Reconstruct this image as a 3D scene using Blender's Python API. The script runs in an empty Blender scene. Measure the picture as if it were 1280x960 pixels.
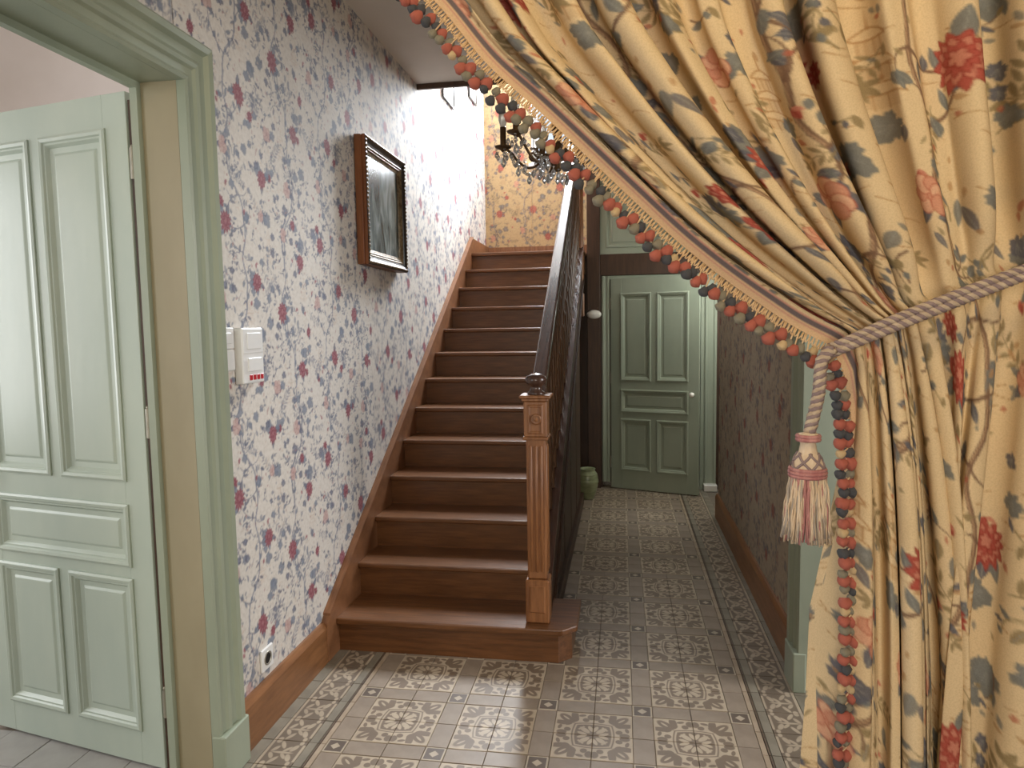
import bpy, bmesh, math, random
import numpy as np
from mathutils import Matrix, Vector

S = bpy.context.scene
COL = S.collection

# ------------------------------------------------------------------ camera
YAW, PITCH, ROLL, FPX, EYE = 9.107, 4.832, -0.9033, 866.6, 1.55
_y, _p, _r = (math.radians(a) for a in (YAW, PITCH, ROLL))
FW = np.array([-math.sin(_y) * math.cos(_p), math.cos(_y) * math.cos(_p), -math.sin(_p)])
_rt = np.array([math.cos(_y), math.sin(_y), 0.0])
_up = np.cross(_rt, FW)
RT = math.cos(_r) * _rt + math.sin(_r) * _up
UP = -math.sin(_r) * _rt + math.cos(_r) * _up
CAM = np.array([0.0, 0.0, EYE])
cd = bpy.data.cameras.new('camera')
cam = bpy.data.objects.new('camera', cd)
COL.objects.link(cam)
cd.sensor_fit = 'HORIZONTAL'
cd.sensor_width = 36.0
cd.lens = 36.0 * FPX / 1280.0
cd.clip_start = 0.02
cam.matrix_world = Matrix(((RT[0], UP[0], -FW[0], CAM[0]), (RT[1], UP[1], -FW[1], CAM[1]), (RT[2], UP[2], -FW[2], CAM[2]), (0, 0, 0, 1)))
S.camera = cam


def at(px, py, Y):
    """world point at depth plane Y seen at a photograph pixel (used to measure real positions)"""
    d = RT * (px - 640) / FPX - UP * (py - 480) / FPX + FW
    return CAM + d * (Y / d[1])


# ------------------------------------------------------------------ world, lights, exposure
S.view_settings.view_transform = 'Standard'
S.view_settings.look = 'None'
S.view_settings.gamma = 1.0
S.view_settings.use_curve_mapping = False
S.view_settings.exposure = 0.0
S.cycles.max_bounces = 8
S.cycles.diffuse_bounces = 5
S.cycles.glossy_bounces = 3
S.cycles.transmission_bounces = 6
S.cycles.transparent_max_bounces = 8
S.cycles.caustics_reflective = False
S.cycles.caustics_refractive = False
S.cycles.sample_clamp_indirect = 4.0
W = bpy.data.worlds.new('daylight')
S.world = W
W.use_nodes = True
W.node_tree.nodes['Background'].inputs[0].default_value = (0.80, 0.90, 1.0, 1)
W.node_tree.nodes['Background'].inputs[1].default_value = 1.0


def area(name, loc, target, sx, sy, power, col):
    l = bpy.data.lights.new(name, 'AREA')
    l.shape = 'RECTANGLE'
    l.size, l.size_y = sx, sy
    l.energy = power
    l.color = col
    o = bpy.data.objects.new(name, l)
    COL.objects.link(o)
    o.location = loc
    o.rotation_euler = (Vector(target) - Vector(loc)).to_track_quat('-Z', 'Y').to_euler()
    return o


# daylight of the stairwell window, of the rooms left and right of the hall, and of the entrance behind the camera
area('stair_window_daylight', (-0.55, 7.32, 4.10), (-0.75, 4.0, 1.9), 0.8, 1.7, 500, (0.90, 0.95, 1.0))
area('right_room_daylight', (3.0, 2.30, 1.75), (0.0, 2.45, 0.9), 1.1, 1.7, 85, (0.96, 0.98, 1.0))
area('left_room_daylight', (-2.9, -1.15, 1.75), (-2.3, 3.0, 1.6), 1.6, 1.9, 50, (0.92, 0.97, 1.0))
area('left_room_side_daylight', (-4.35, 1.75, 1.7), (0.3, 1.35, 1.0), 1.3, 1.7, 42, (0.95, 0.97, 1.0))
area('entrance_daylight', (-0.05, -1.85, 1.75), (-0.35, 3.0, 1.3), 0.9, 1.5, 44, (1.0, 0.93, 0.83))
area('entrance_lamp', (0.15, 0.05, 2.95), (0.35, 1.2, 1.5), 0.35, 0.35, 8.0, (1.0, 0.75, 0.37))
area('side_passage_daylight', (1.2, 6.02, 1.9), (0.1, 5.6, 0.4), 0.5, 1.3, 24, (0.96, 1.0, 0.95))

# ------------------------------------------------------------------ materials


def lin(c):
    """sRGB 0-255 -> linear"""
    r = []
    for v in c[:3]:
        v = v / 255.0
        r.append(v / 12.92 if v <= 0.04045 else ((v + 0.055) / 1.055) ** 2.4)
    return (r[0], r[1], r[2], 1.0)


def mat(name, col, rough=0.6, col2=None, scale=6.0, stretch=(1, 1, 1), bump=0.0, bscale=None, metal=0.0, detail=4.0, spec=0.5, sharp=(0.35, 0.65), coat=0.0):
    m = bpy.data.materials.new(name)
    m.use_nodes = True
    nt = m.node_tree
    N, L = nt.nodes, nt.links
    b = N['Principled BSDF']
    b.inputs['Roughness'].default_value = rough
    b.inputs['Metallic'].default_value = metal
    b.inputs['Specular IOR Level'].default_value = spec
    b.inputs['Coat Weight'].default_value = coat
    tc = N.new('ShaderNodeTexCoord')
    mp = N.new('ShaderNodeMapping')
    mp.inputs['Scale'].default_value = stretch
    L.new(tc.outputs['Object'], mp.inputs['Vector'])
    nz = N.new('ShaderNodeTexNoise')
    nz.inputs['Scale'].default_value = scale
    nz.inputs['Detail'].default_value = detail
    nz.inputs['Roughness'].default_value = 0.6
    L.new(mp.outputs[0], nz.inputs['Vector'])
    rp = N.new('ShaderNodeValToRGB')
    rp.color_ramp.elements[0].position = sharp[0]
    rp.color_ramp.elements[1].position = sharp[1]
    rp.color_ramp.elements[0].color = lin(col)
    rp.color_ramp.elements[1].color = lin(col2 or tuple(min(255, c * 1.08 + 3) for c in col))
    L.new(nz.outputs[0], rp.inputs[0])
    L.new(rp.outputs[0], b.inputs['Base Color'])
    if bump:
        n2 = N.new('ShaderNodeTexNoise')
        n2.inputs['Scale'].default_value = bscale or scale * 4
        n2.inputs['Detail'].default_value = 3
        L.new(mp.outputs[0], n2.inputs['Vector'])
        bp = N.new('ShaderNodeBump')
        bp.inputs['Strength'].default_value = bump
        bp.inputs['Distance'].default_value = 0.004
        L.new(n2.outputs[0], bp.inputs['Height'])
        L.new(bp.outputs[0], b.inputs['Normal'])
    return m


def print_mat(name, rough, weave, bump):
    """paper or cloth: printed colours carried by the mesh attribute, with a fine procedural weave"""
    m = bpy.data.materials.new(name)
    m.use_nodes = True
    N, L = m.node_tree.nodes, m.node_tree.links
    b = N['Principled BSDF']
    b.inputs['Roughness'].default_value = rough
    b.inputs['Specular IOR Level'].default_value = 0.25
    a = N.new('ShaderNodeAttribute')
    a.attribute_name = 'print'
    tc = N.new('ShaderNodeTexCoord')
    nz = N.new('ShaderNodeTexNoise')
    nz.inputs['Scale'].default_value = weave
    nz.inputs['Detail'].default_value = 3
    L.new(tc.outputs['Object'], nz.inputs['Vector'])
    rp = N.new('ShaderNodeValToRGB')
    rp.color_ramp.elements[0].color = (0.88, 0.87, 0.86, 1)
    rp.color_ramp.elements[0].position = 0.3
    rp.color_ramp.elements[1].color = (1, 1, 1, 1)
    rp.color_ramp.elements[1].position = 0.6
    L.new(nz.outputs[0], rp.inputs[0])
    mx = N.new('ShaderNodeMix')
    mx.data_type = 'RGBA'
    mx.blend_type = 'MULTIPLY'
    mx.inputs[0].default_value = 1.0
    L.new(a.outputs['Color'], mx.inputs[6])
    L.new(rp.outputs[0], mx.inputs[7])
    L.new(mx.outputs[2], b.inputs['Base Color'])
    bp = N.new('ShaderNodeBump')
    bp.inputs['Strength'].default_value = bump
    bp.inputs['Distance'].default_value = 0.002
    L.new(nz.outputs[0], bp.inputs['Height'])
    L.new(bp.outputs[0], b.inputs['Normal'])
    return m


class NX:
    """tiny expression builder for shader math nodes"""

    def __init__(s, nt, sock):
        s.nt, s.k = nt, sock

    def _op(s, op, o=None, o2=None):
        n = s.nt.nodes.new('ShaderNodeMath')
        n.operation = op
        for i, v in enumerate((s, o, o2)):
            if v is None:
                continue
            if isinstance(v, NX):
                s.nt.links.new(v.k, n.inputs[i])
            else:
                n.inputs[i].default_value = v
        return NX(s.nt, n.outputs[0])

    def __add__(s, o): return s._op('ADD', o)
    def __sub__(s, o): return s._op('SUBTRACT', o)
    def __mul__(s, o): return s._op('MULTIPLY', o)
    def __truediv__(s, o): return s._op('DIVIDE', o)
    def abs(s): return s._op('ABSOLUTE')
    def sqrt(s): return s._op('SQRT')
    def min(s, o): return s._op('MINIMUM', o)
    def max(s, o): return s._op('MAXIMUM', o)
    def lt(s, o, w=0.012):
        """smooth step: 1 where s < o"""
        return ((s * -1.0 + o) * (1.0 / (2 * w)) + 0.5)._op('MAXIMUM', 0.0)._op('MINIMUM', 1.0)


def coords(nt):
    tc = nt.nodes.new('ShaderNodeTexCoord')
    sp = nt.nodes.new('ShaderNodeSeparateXYZ')
    nt.links.new(tc.outputs['Object'], sp.inputs[0])
    return NX(nt, sp.outputs[0]), NX(nt, sp.outputs[1]), tc


def ell(x, y, cx, cy, rx, ry, ang=0.0):
    """normalised distance to a rotated ellipse (1 on its rim)"""
    c, s_ = math.cos(math.radians(ang)), math.sin(math.radians(ang))
    dx, dy = x - cx, y - cy
    a = (dx * c + dy * s_) / rx
    b = (dy * c - dx * s_) / ry
    return (a * a + b * b).sqrt()


def two_tone(nt, mask, c0, c1, rough, tc, wear=0.55):
    """mask mixes dark body c0 and pale clay c1; worn by noise"""
    N, L = nt.nodes, nt.links
    b = N['Principled BSDF']
    b.inputs['Roughness'].default_value = rough
    gn = N.new('ShaderNodeNewGeometry')
    nz = N.new('ShaderNodeTexNoise')
    nz.inputs['Scale'].default_value = 22.0
    nz.inputs['Detail'].default_value = 5
    L.new(gn.outputs['Position'], nz.inputs['Vector'])
    w = NX(nt, nz.outputs[0])
    mk = mask * ((w - 0.5) * wear + 0.86)
    mx = N.new('ShaderNodeMix')
    mx.data_type = 'RGBA'
    L.new(mk.k, mx.inputs[0])
    mx.inputs[6].default_value = lin(c0)
    mx.inputs[7].default_value = lin(c1)
    n3 = N.new('ShaderNodeTexNoise')
    n3.inputs['Scale'].default_value = 4.5
    n3.inputs['Detail'].default_value = 6
    L.new(gn.outputs['Position'], n3.inputs['Vector'])
    rp = N.new('ShaderNodeValToRGB')
    rp.color_ramp.elements[0].position = 0.3
    rp.color_ramp.elements[0].color = (0.80, 0.77, 0.74, 1)
    rp.color_ramp.elements[1].position = 0.7
    rp.color_ramp.elements[1].color = (1.06, 1.05, 1.04, 1)
    L.new(n3.outputs[0], rp.inputs[0])
    m2 = N.new('ShaderNodeMix')
    m2.data_type = 'RGBA'
    m2.blend_type = 'MULTIPLY'
    m2.inputs[0].default_value = 1
    L.new(mx.outputs[2], m2.inputs[6])
    L.new(rp.outputs[0], m2.inputs[7])
    L.new(m2.outputs[2], b.inputs['Base Color'])


def new_mat(name):
    m = bpy.data.materials.new(name)
    m.use_nodes = True
    return m, m.node_tree


M = {}
M['sage'] = mat('sage green paint', (146, 156, 138), 0.38, (158, 167, 148), 3.0, (1, 1, 0.4), 0.12, 30)
M['sage_door'] = mat('pale sage door paint', (166, 178, 166), 0.32, (178, 188, 174), 2.5, (1, 1, 0.35), 0.10, 26)
M['cream_jamb'] = mat('yellowed cream paint', (152, 143, 116), 0.5, (164, 155, 128), 3.0, (1, 1, .4), 0.08, 30)
M['stair'] = mat('reddish stained oak', (92, 58, 32), 0.30, (118, 77, 45), 9.0, (0.55, 6, 6), 0.15, 30, detail=6)
M['stair_v'] = mat('reddish stained oak upright', (122, 78, 45), 0.38, (154, 104, 64), 9.0, (6, 6, 0.6), 0.15, 30, detail=6)
M['string'] = mat('light brown oak string', (112, 73, 45), 0.45, (142, 97, 64), 8.0, (6, 0.8, 1.2), 0.15, 30, detail=6)
M['rail'] = mat('dark polished handrail', (64, 44, 36), 0.22, (84, 60, 50), 9.0, (8, .6, .8), 0.06, 30, detail=5, coat=0.3)
M['dark'] = mat('dark brown stained wood', (56, 37, 24), 0.5, (74, 50, 33), 8.0, (6, 6, .6), 0.12, 30, detail=5)
M['baluster'] = mat('dark brown turned wood', (84, 58, 40), 0.38, (108, 78, 54), 12.0, (6, 6, 1), 0.1, 30)
M['base'] = mat('chestnut baseboard', (118, 78, 46), 0.45, (142, 97, 60), 7.0, (6, .7, 5), 0.12, 26, detail=6)
M['ceil'] = mat('off-white ceiling plaster', (214, 209, 202), 0.9, (222, 217, 210), 2.0, bump=0.05)
M['roomwall'] = mat('pinkish white plaster', (230, 221, 214), 0.9, (236, 228, 222), 2.0, bump=0.05)
M['white'] = mat('white plastic', (228, 228, 226), 0.35, (234, 234, 232))
M['red'] = mat('red lacquer', (176, 34, 44), 0.35, (190, 44, 52))
M['black'] = mat('black recess', (16, 14, 13), 0.6)
M['brass'] = mat('aged brass', (150, 120, 66), 0.35, (172, 140, 84), 20, metal=0.9)
M['bronze'] = mat('dark bronze', (74, 56, 38), 0.4, (96, 74, 50), 20, metal=0.7)
M['porcelain'] = mat('white porcelain', (226, 222, 212), 0.2, (234, 230, 222))
M['steel'] = mat('grey hinge metal', (150, 146, 132), 0.4, (166, 160, 146), 20, metal=0.6)
M['slab'] = mat('grout', (120, 110, 98), 0.9, (136, 126, 112), 10)
M['winframe'] = mat('white window paint', (222, 224, 224), 0.5)


def thing(name, label=None, cat=None, loc=(0, 0, 0), rot=(0, 0, 0), group=None, kind=None):
    o = bpy.data.objects.new(name, None)
    o.empty_display_size = 0.05
    COL.objects.link(o)
    o.location = loc
    o.rotation_euler = rot
    return tag(o, label, cat, group, kind)


def tag(o, label=None, cat=None, group=None, kind=None):
    for k, v in (('label', label), ('category', cat), ('group', group), ('kind', kind)):
        if v:
            o[k] = v
    return o


class MB:
    """collects faces; build() links them as one mesh object"""

    def __init__(s):
        s.v, s.f, s.sm = [], [], []

    def add(s, vs, fs, smooth=False):
        o = len(s.v)
        s.v += [tuple(map(float, p)) for p in vs]
        s.f += [tuple(i + o for i in f) for f in fs]
        s.sm += [smooth] * len(fs)
        return s

    def box(s, a, b, bev=0.0):
        x0, y0, z0 = (min(a[i], b[i]) for i in range(3))
        x1, y1, z1 = (max(a[i], b[i]) for i in range(3))
        if bev <= 0:
            vs = [(x, y, z) for z in (z0, z1) for y in (y0, y1) for x in (x0, x1)]
            return s.add(vs, [(0, 2, 3, 1), (4, 5, 7, 6), (0, 1, 5, 4), (2, 6, 7, 3), (0, 4, 6, 2), (1, 3, 7, 5)])
        bm = bmesh.new()
        r = bmesh.ops.create_cube(bm, size=1)
        for v in bm.verts:
            v.co = ((x0 + x1) / 2 + v.co.x * (x1 - x0), (y0 + y1) / 2 + v.co.y * (y1 - y0), (z0 + z1) / 2 + v.co.z * (z1 - z0))
        bmesh.ops.bevel(bm, geom=bm.edges[:] + bm.verts[:], offset=bev, segments=1, affect='EDGES', clamp_overlap=True)
        return s.bm(bm)

    def bm(s, bm, smooth=False):
        bm.verts.index_update()
        s.add([v.co[:] for v in bm.verts], [[v.index for v in f.verts] for f in bm.faces], smooth)
        bm.free()
        return s

    def prism(s, poly, axis, a, b):
        """polygon given in the two other axes, extruded along axis from a to b"""
        n = len(poly)
        def P(q, t):
            q = list(q)
            q.insert(axis, t)
            return q
        vs = [P(q, a) for q in poly] + [P(q, b) for q in poly]
        fs = [(i, (i + 1) % n, (i + 1) % n + n, i + n) for i in range(n)] + [tuple(range(n))[::-1], tuple(range(n, 2 * n))]
        return s.add(vs, fs)

    def lathe(s, prof, seg=16, c=(0, 0, 0), smooth=True, axis=2):
        """profile of (radius, height)"""
        vs, fs = [], []
        for r, h in prof:
            for k in range(seg):
                t = 2 * math.pi * k / seg
                p = [r * math.cos(t), r * math.sin(t)]
                p.insert(axis, h)
                vs.append((c[0] + p[0], c[1] + p[1], c[2] + p[2]))
        for i in range(len(prof) - 1):
            for k in range(seg):
                k2 = (k + 1) % seg
                fs.append((i * seg + k, i * seg + k2, (i + 1) * seg + k2, (i + 1) * seg + k))
        s.add(vs, fs, smooth)
        fs2 = [tuple(range(seg))[::-1], tuple((len(prof) - 1) * seg + k for k in range(seg))]
        return s.add(vs, fs2, False) if prof[0][0] > 1e-4 or prof[-1][0] > 1e-4 else s

    def tube(s, pts, r, seg=8, smooth=True, r_end=None):
        pts = [np.array(p, float) for p in pts]
        n = len(pts)
        rs = r if isinstance(r, (list, tuple)) else [r + ((r_end if r_end is not None else r) - r) * i / (n - 1) for i in range(n)]
        vs, fs = [], []
        prev = None
        for i, p in enumerate(pts):
            t = pts[min(i + 1, n - 1)] - pts[max(i - 1, 0)]
            t = t / (np.linalg.norm(t) + 1e-12)
            if prev is None:
                u = np.cross(t, (0, 0, 1)) if abs(t[2]) < 0.9 else np.cross(t, (1, 0, 0))
            else:
                u = prev - t * (prev @ t)
            u = u / np.linalg.norm(u)
            prev = u
            w = np.cross(t, u)
            for k in range(seg):
                a = 2 * math.pi * k / seg
                vs.append(p + rs[i] * (math.cos(a) * u + math.sin(a) * w))
        for i in range(n - 1):
            for k in range(seg):
                k2 = (k + 1) % seg
                fs.append((i * seg + k, i * seg + k2, (i + 1) * seg + k2, (i + 1) * seg + k))
        fs += [tuple(range(seg))[::-1], tuple((n - 1) * seg + k for k in range(seg))]
        return s.add(vs, fs, smooth)

    def rings(s, x0, x1, z0, z1, prof, y0=0.0, sgn=-1, cap=True):
        """concentric rectangles in the XZ plane: prof = [(inset, depth toward sgn*Y)]"""
        vs, fs = [], []
        for ins, d in prof:
            y = y0 + sgn * d
            vs += [(x0 + ins, y, z0 + ins), (x1 - ins, y, z0 + ins), (x1 - ins, y, z1 - ins), (x0 + ins, y, z1 - ins)]
        for i in range(len(prof) - 1):
            for k in range(4):
                k2 = (k + 1) % 4
                fs.append((i * 4 + k, i * 4 + k2, i * 4 + 4 + k2, i * 4 + 4 + k))
        if cap:
            b = 4 * (len(prof) - 1)
            fs.append((b, b + 1, b + 2, b + 3))
        return s.add(vs, fs)

    def sweep(s, path, prof, mp, closed=False, out=1):
        """mitred sweep: path of 2D points, prof of (offset outward, relief), mp(u, v, relief) -> xyz"""
        P = [np.array(p, float) for p in path]
        n = len(P)
        vs, fs = [], []
        for i in range(n):
            ns = []
            for j in ((i - 1, i), (i, i + 1)):
                if not closed and (j[0] < 0 or j[1] >= n):
                    continue
                d = P[j[1] % n] - P[j[0] % n]
                d /= np.linalg.norm(d)
                ns.append(np.array([-d[1], d[0]]) * out)
            m = sum(ns)
            m = m / np.linalg.norm(m)
            m = m / (m @ ns[0])
            for w, d in prof:
                q = P[i] + m * w
                vs.append(mp(q[0], q[1], d))
        k = len(prof)
        for i in range(n if closed else n - 1):
            i2 = (i + 1) % n
            for j in range(k - 1):
                fs.append((i * k + j, i * k + j + 1, i2 * k + j + 1, i2 * k + j))
        if not closed:
            fs += [tuple(range(k)), tuple((n - 1) * k + j for j in range(k))[::-1]]
        return s.add(vs, fs)

    def build(s, name, m, parent=None, loc=None, bevel=0.0):
        me = bpy.data.meshes.new(name)
        me.from_pydata(s.v, [], s.f)
        me.update()
        bm = bmesh.new()
        bm.from_mesh(me)
        bmesh.ops.recalc_face_normals(bm, faces=bm.faces[:])
        bm.to_mesh(me)
        bm.free()
        me.polygons.foreach_set('use_smooth', s.sm)
        me.materials.append(M[m] if isinstance(m, str) else m)
        o = bpy.data.objects.new(name, me)
        COL.objects.link(o)
        if loc is not None:
            o.location = loc
        if parent is not None:
            o.parent = parent
        if bevel:
            b = o.modifiers.new('edge', 'BEVEL')
            b.width = bevel
            b.segments = 2
            b.limit_method = 'ANGLE'
        return o


def link_copy(o, parent, loc=None, rot=None):
    c = o.copy()
    COL.objects.link(c)
    c.parent = parent
    if loc is not None:
        c.location = loc
    if rot is not None:
        c.rotation_euler = rot
    return c
# ------------------------------------------------------------------ the printed design shared by wallpaper and curtain
PW, PH, PR = 620, 800, 0.8            # repeat in mm, pixels per mm


def paint(pal, seed=5, fade=1.0, dense=0):
    rnd = random.Random(seed)
    w, h = int(PW * PR), int(PH * PR)
    img = np.zeros((h, w, 3), np.float32)
    img[:] = np.array(lin(pal['bg'])[:3])

    def put(cx, cy, rad, sd, col, a=1.0):
        cx, cy = cx * PR, cy * PR
        R = int(rad * PR) + 2
        ix = np.arange(int(cx) - R, int(cx) + R + 1)
        iy = np.arange(int(cy) - R, int(cy) + R + 1)
        X, Y = np.meshgrid((ix - cx) / PR, (iy - cy) / PR)
        m = np.clip(0.5 - sd(X, Y) * PR, 0, 1)[..., None] * a * fade
        g = np.ix_(iy % h, ix % w)
        img[g] = img[g] * (1 - m) + np.array(lin(col)[:3], np.float32) * m

    def rot(X, Y, a):
        c, s_ = math.cos(a), math.sin(a)
        return X * c + Y * s_, -X * s_ + Y * c

    def leaf(x, y, L, wd, ang, col, vein=None, a=1.0):
        def sd(X, Y):
            u, v = rot(X, Y, ang)
            t = np.clip(u / L, 0, 1)
            prof = wd * np.sin(np.pi * t ** 0.8) ** 0.9
            return np.where((u < 0) | (u > L), 9, np.abs(v) - prof)
        put(x, y, L + 2, sd, col, a)
        if vein:
            def sv(X, Y):
                u, v = rot(X, Y, ang)
                return np.where((u < 1) | (u > L * .9), 9, np.abs(v) - 0.7)
            put(x, y, L + 2, sv, vein, 0.8)

    def bigleaf(x, y, R, ang, col, vein):
        ph = rnd.uniform(0, 6)
        def sd(X, Y, k=1.0):
            u, v = rot(X, Y, ang)
            th = np.arctan2(v, u)
            r = np.hypot(u, v)
            rr = R * k * (0.56 + 0.26 * np.cos(th) + 0.24 * np.abs(np.cos(2.5 * th + ph * .2)) + 0.05 * np.cos(15 * th) - 0.06 * np.cos(3 * th + ph))
            return (r - rr) * 0.7
        put(x, y, R * 1.1, sd, col)
        put(x, y, R * 1.1, lambda X, Y: sd(X + R * .1, Y + R * .12, 0.62), tuple(min(255, c + 18) for c in col), 0.5)
        for k in (-0.5, 0.0, 0.5):
            def sv(X, Y, k=k):
                u, v = rot(X, Y, ang + k)
                return np.where((u < 0) | (u > R * .7), 9, np.abs(v) - 0.8)
            put(x, y, R, sv, vein, 0.6)

    def mum(x, y, R, ang, pal3, n=9):
        """chrysanthemum: rings of pointed petals, drawn out to a tip"""
        dark, mid, lite = pal3
        for ring, (k, cnt) in enumerate(((1.0, n), (0.78, n - 1), (0.56, n - 2), (0.34, 5))):
            ph = rnd.uniform(0, 6)
            def sd(X, Y, off=0.0, k=k, cnt=cnt, ph=ph):
                u, v = rot(X, Y, ang)
                u = u * np.where(u > 0, 0.72, 1.05)
                th = np.arctan2(v, u)
                r = np.hypot(u, v)
                tri = np.abs(((th + ph) * cnt / (2 * np.pi)) % 1 - 0.5) * 2
                return (r - R * k * (1.0 - 0.30 * tri) + off) * 0.8
            put(x, y, R * 1.6, sd, dark)
            put(x, y, R * 1.6, lambda X, Y: sd(X, Y, 1.7), mid if ring % 2 == 0 else lite)
            def strip(X, Y, k=k, cnt=cnt, ph=ph):
                u, v = rot(X, Y, ang)
                u = u * np.where(u > 0, 0.72, 1.05)
                th = np.arctan2(v, u)
                r = np.hypot(u, v)
                tri = np.abs(((th + ph) * cnt / (2 * np.pi)) % 1 - 0.5) * 2
                return np.where((r < R * k * (1 - .3 * tri)) & (r > R * k * .45), (1 - tri) * r * 0.9 - 1.2, 9)
            put(x, y, R * 1.6, strip, dark, 0.8)

    def rose(x, y, R, ang, pal3):
        """open peony in outline"""
        dark, mid, lite = pal3
        for k in range(7):
            a = ang + k * 2 * math.pi / 7
            q = R * (0.55 if k else 0)
            px, py, pr = x + q * math.cos(a) * 1.0, y + q * math.sin(a) * 1.25, R * rnd.uniform(.42, .56)
            put(px, py, pr + 2, lambda X, Y, pr=pr: np.hypot(X, Y) - pr, dark, 0.85)
            put(px, py, pr + 2, lambda X, Y, pr=pr: np.hypot(X, Y) - pr + 1.6, lite if k % 2 else mid, 0.9)
            put(px, py, pr + 2, lambda X, Y, pr=pr: np.hypot(X - 2, Y - 3) - pr * .55, mid, 0.5)

    def seg(p, q, r0, r1, col, a=1.0):
        p, q = np.array(p, float), np.array(q, float)
        m = (p + q) / 2
        d = q - p
        L = np.linalg.norm(d) + 1e-6
        d = d / L
        def sd(X, Y):
            u = X * d[0] + Y * d[1]
            v = -X * d[1] + Y * d[0]
            t = np.clip(u / L + 0.5, 0, 1)
            uu = np.abs(u) - L / 2
            return np.hypot(np.maximum(uu, 0), v) - (r0 + (r1 - r0) * t)
        put(m[0], m[1], L / 2 + max(r0, r1) + 2, sd, col, a)

    def branch(pts, r0, r1, col, hi=None):
        n = len(pts) - 1
        for i in range(n):
            seg(pts[i], pts[i + 1], r0 + (r1 - r0) * i / n, r0 + (r1 - r0) * (i + 1) / n, col)
        if hi:
            for i in range(n):
                o = r0 * 0.35
                seg((pts[i][0] - o, pts[i][1]), (pts[i + 1][0] - o, pts[i + 1][1]), (r0 + (r1 - r0) * i / n) * .32, (r0 + (r1 - r0) * (i + 1) / n) * .32, hi, 0.8)

    def curve(x0, y0, x1, y1, bend, n=9):
        mx, my = (x0 + x1) / 2 - (y1 - y0) * bend, (y0 + y1) / 2 + (x1 - x0) * bend
        return [((1 - t) ** 2 * x0 + 2 * t * (1 - t) * mx + t * t * x1, (1 - t) ** 2 * y0 + 2 * t * (1 - t) * my + t * t * y1) for t in np.linspace(0, 1, n)]

    def spray(x, y, L, ang, col, stem, n=6, s_=1.0):
        e = (x + L * math.cos(ang), y + L * math.sin(ang))
        pts = curve(x, y, e[0], e[1], rnd.uniform(-.2, .2), n + 1)
        branch(pts, 1.0, 0.6, stem)
        for i in range(1, n + 1):
            for sd_ in (-1, 1):
                leaf(pts[i][0] + sd_ * -1.5 * math.sin(ang), pts[i][1] + sd_ * 1.5 * math.cos(ang), L * .24 * s_, L * .042 * s_, ang + sd_ * rnd.uniform(.65, 1.15), col)
        leaf(pts[-1][0], pts[-1][1], L * .25 * s_, L * .055 * s_, ang, col)

    def pagoda(x, y, s_, col):
        """faint line drawing of a small temple"""
        for lv in range(3):
            wd = (34 - lv * 8) * s_
            yy = y - lv * 30 * s_
            branch(curve(x - wd, yy + 6 * s_, x, yy - 7 * s_, -.18, 6), 1.0, 1.0, col)
            branch(curve(x, yy - 7 * s_, x + wd, yy + 6 * s_, -.18, 6), 1.0, 1.0, col)
            seg((x - wd, yy + 6 * s_), (x + wd, yy + 6 * s_), 1.3, 1.3, col, .9)
            put(x, yy + 13 * s_, wd, lambda X, Y, wd=wd: np.maximum(np.abs(X) - wd * .62, np.abs(Y) - 8 * s_), col, 0.28)
            for k in (-.6, -.2, .2, .6):
                seg((x + k * wd, yy + 6 * s_), (x + k * wd, yy + 22 * s_), .8, .8, col, .9)
        seg((x, y - 66 * s_), (x, y - 86 * s_), 1.5, .5, col)

    for x, y, s_ in ((330, 180, 1.0), (60, 560, 1.1), (440, 640, .9), (560, 300, .8), (200, 380, .8)):
        pagoda(x, y, s_, pal['faint'])
    for k in range(150):                                             # faint ground strokes
        x, y = rnd.uniform(0, PW), rnd.uniform(0, PH)
        branch(curve(x, y, x + rnd.uniform(10, 34), y + rnd.uniform(-6, 6), rnd.uniform(-.3, .3), 4), .9, .4, pal['faint'])
    for k in range(16):
        spray(rnd.uniform(0, PW), rnd.uniform(0, PH), rnd.uniform(55, 90), rnd.uniform(0, 6.28), pal['sprig'], pal['sprig'], rnd.randint(5, 7))
    fl = [(92, 100, 27, 0), (288, 60, 15, 1), (250, 262, 25, 0), (52, 318, 20, 1), (402, 352, 29, 0), (545, 178, 25, 0), (188, 520, 28, 0), (346, 596, 19, 1),
          (528, 548, 26, 0), (96, 690, 20, 1), (304, 742, 25, 0), (470, 748, 21, 1), (430, 100, 18, 1), (590, 420, 16, 0)]
    for bx, ph in ((150, 0.0), (455, 2.4)):                           # two winding trunks
        tr = [(bx + 44 * math.sin(2 * math.pi * t + ph) + 16 * math.sin(6 * math.pi * t + ph) + 5 * math.sin(14 * math.pi * t), 800 * t) for t in np.linspace(0, 1, 49)]
        branch(tr, 3.6, 3.6, pal['trunk'], pal['trunk_hi'])
        for i in range(1, 48, 5):
            t = tr[i]
            near = min(fl, key=lambda q: (((q[0] - t[0] + 310) % 620) - 310) ** 2 + (q[1] - t[1] + 30) ** 2 + rnd.uniform(0, 9000))
            dx = ((near[0] - t[0] + 310) % 620) - 310
            br = curve(t[0], t[1], t[0] + dx, near[1], rnd.choice((-.35, .35)), 10)
            branch(br, 2.6, 1.2, pal['trunk'])
            for j in (2, 4, 6, 8):
                leaf(br[j][0], br[j][1], rnd.uniform(18, 30), rnd.uniform(4.5, 7), rnd.uniform(0, 6.28), rnd.choice((pal['leaf'], pal['leaf2'])), pal['vein'])
            c = curve(t[0], t[1], t[0] - dx * .5 + rnd.uniform(-20, 20), t[1] + rnd.uniform(-70, 70), .4, 8)
            branch(c, 1.8, .8, pal['trunk'])
            leaf(c[-1][0], c[-1][1], 24, 6.5, rnd.uniform(0, 6.28), pal['leaf'], pal['vein'])
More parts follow.
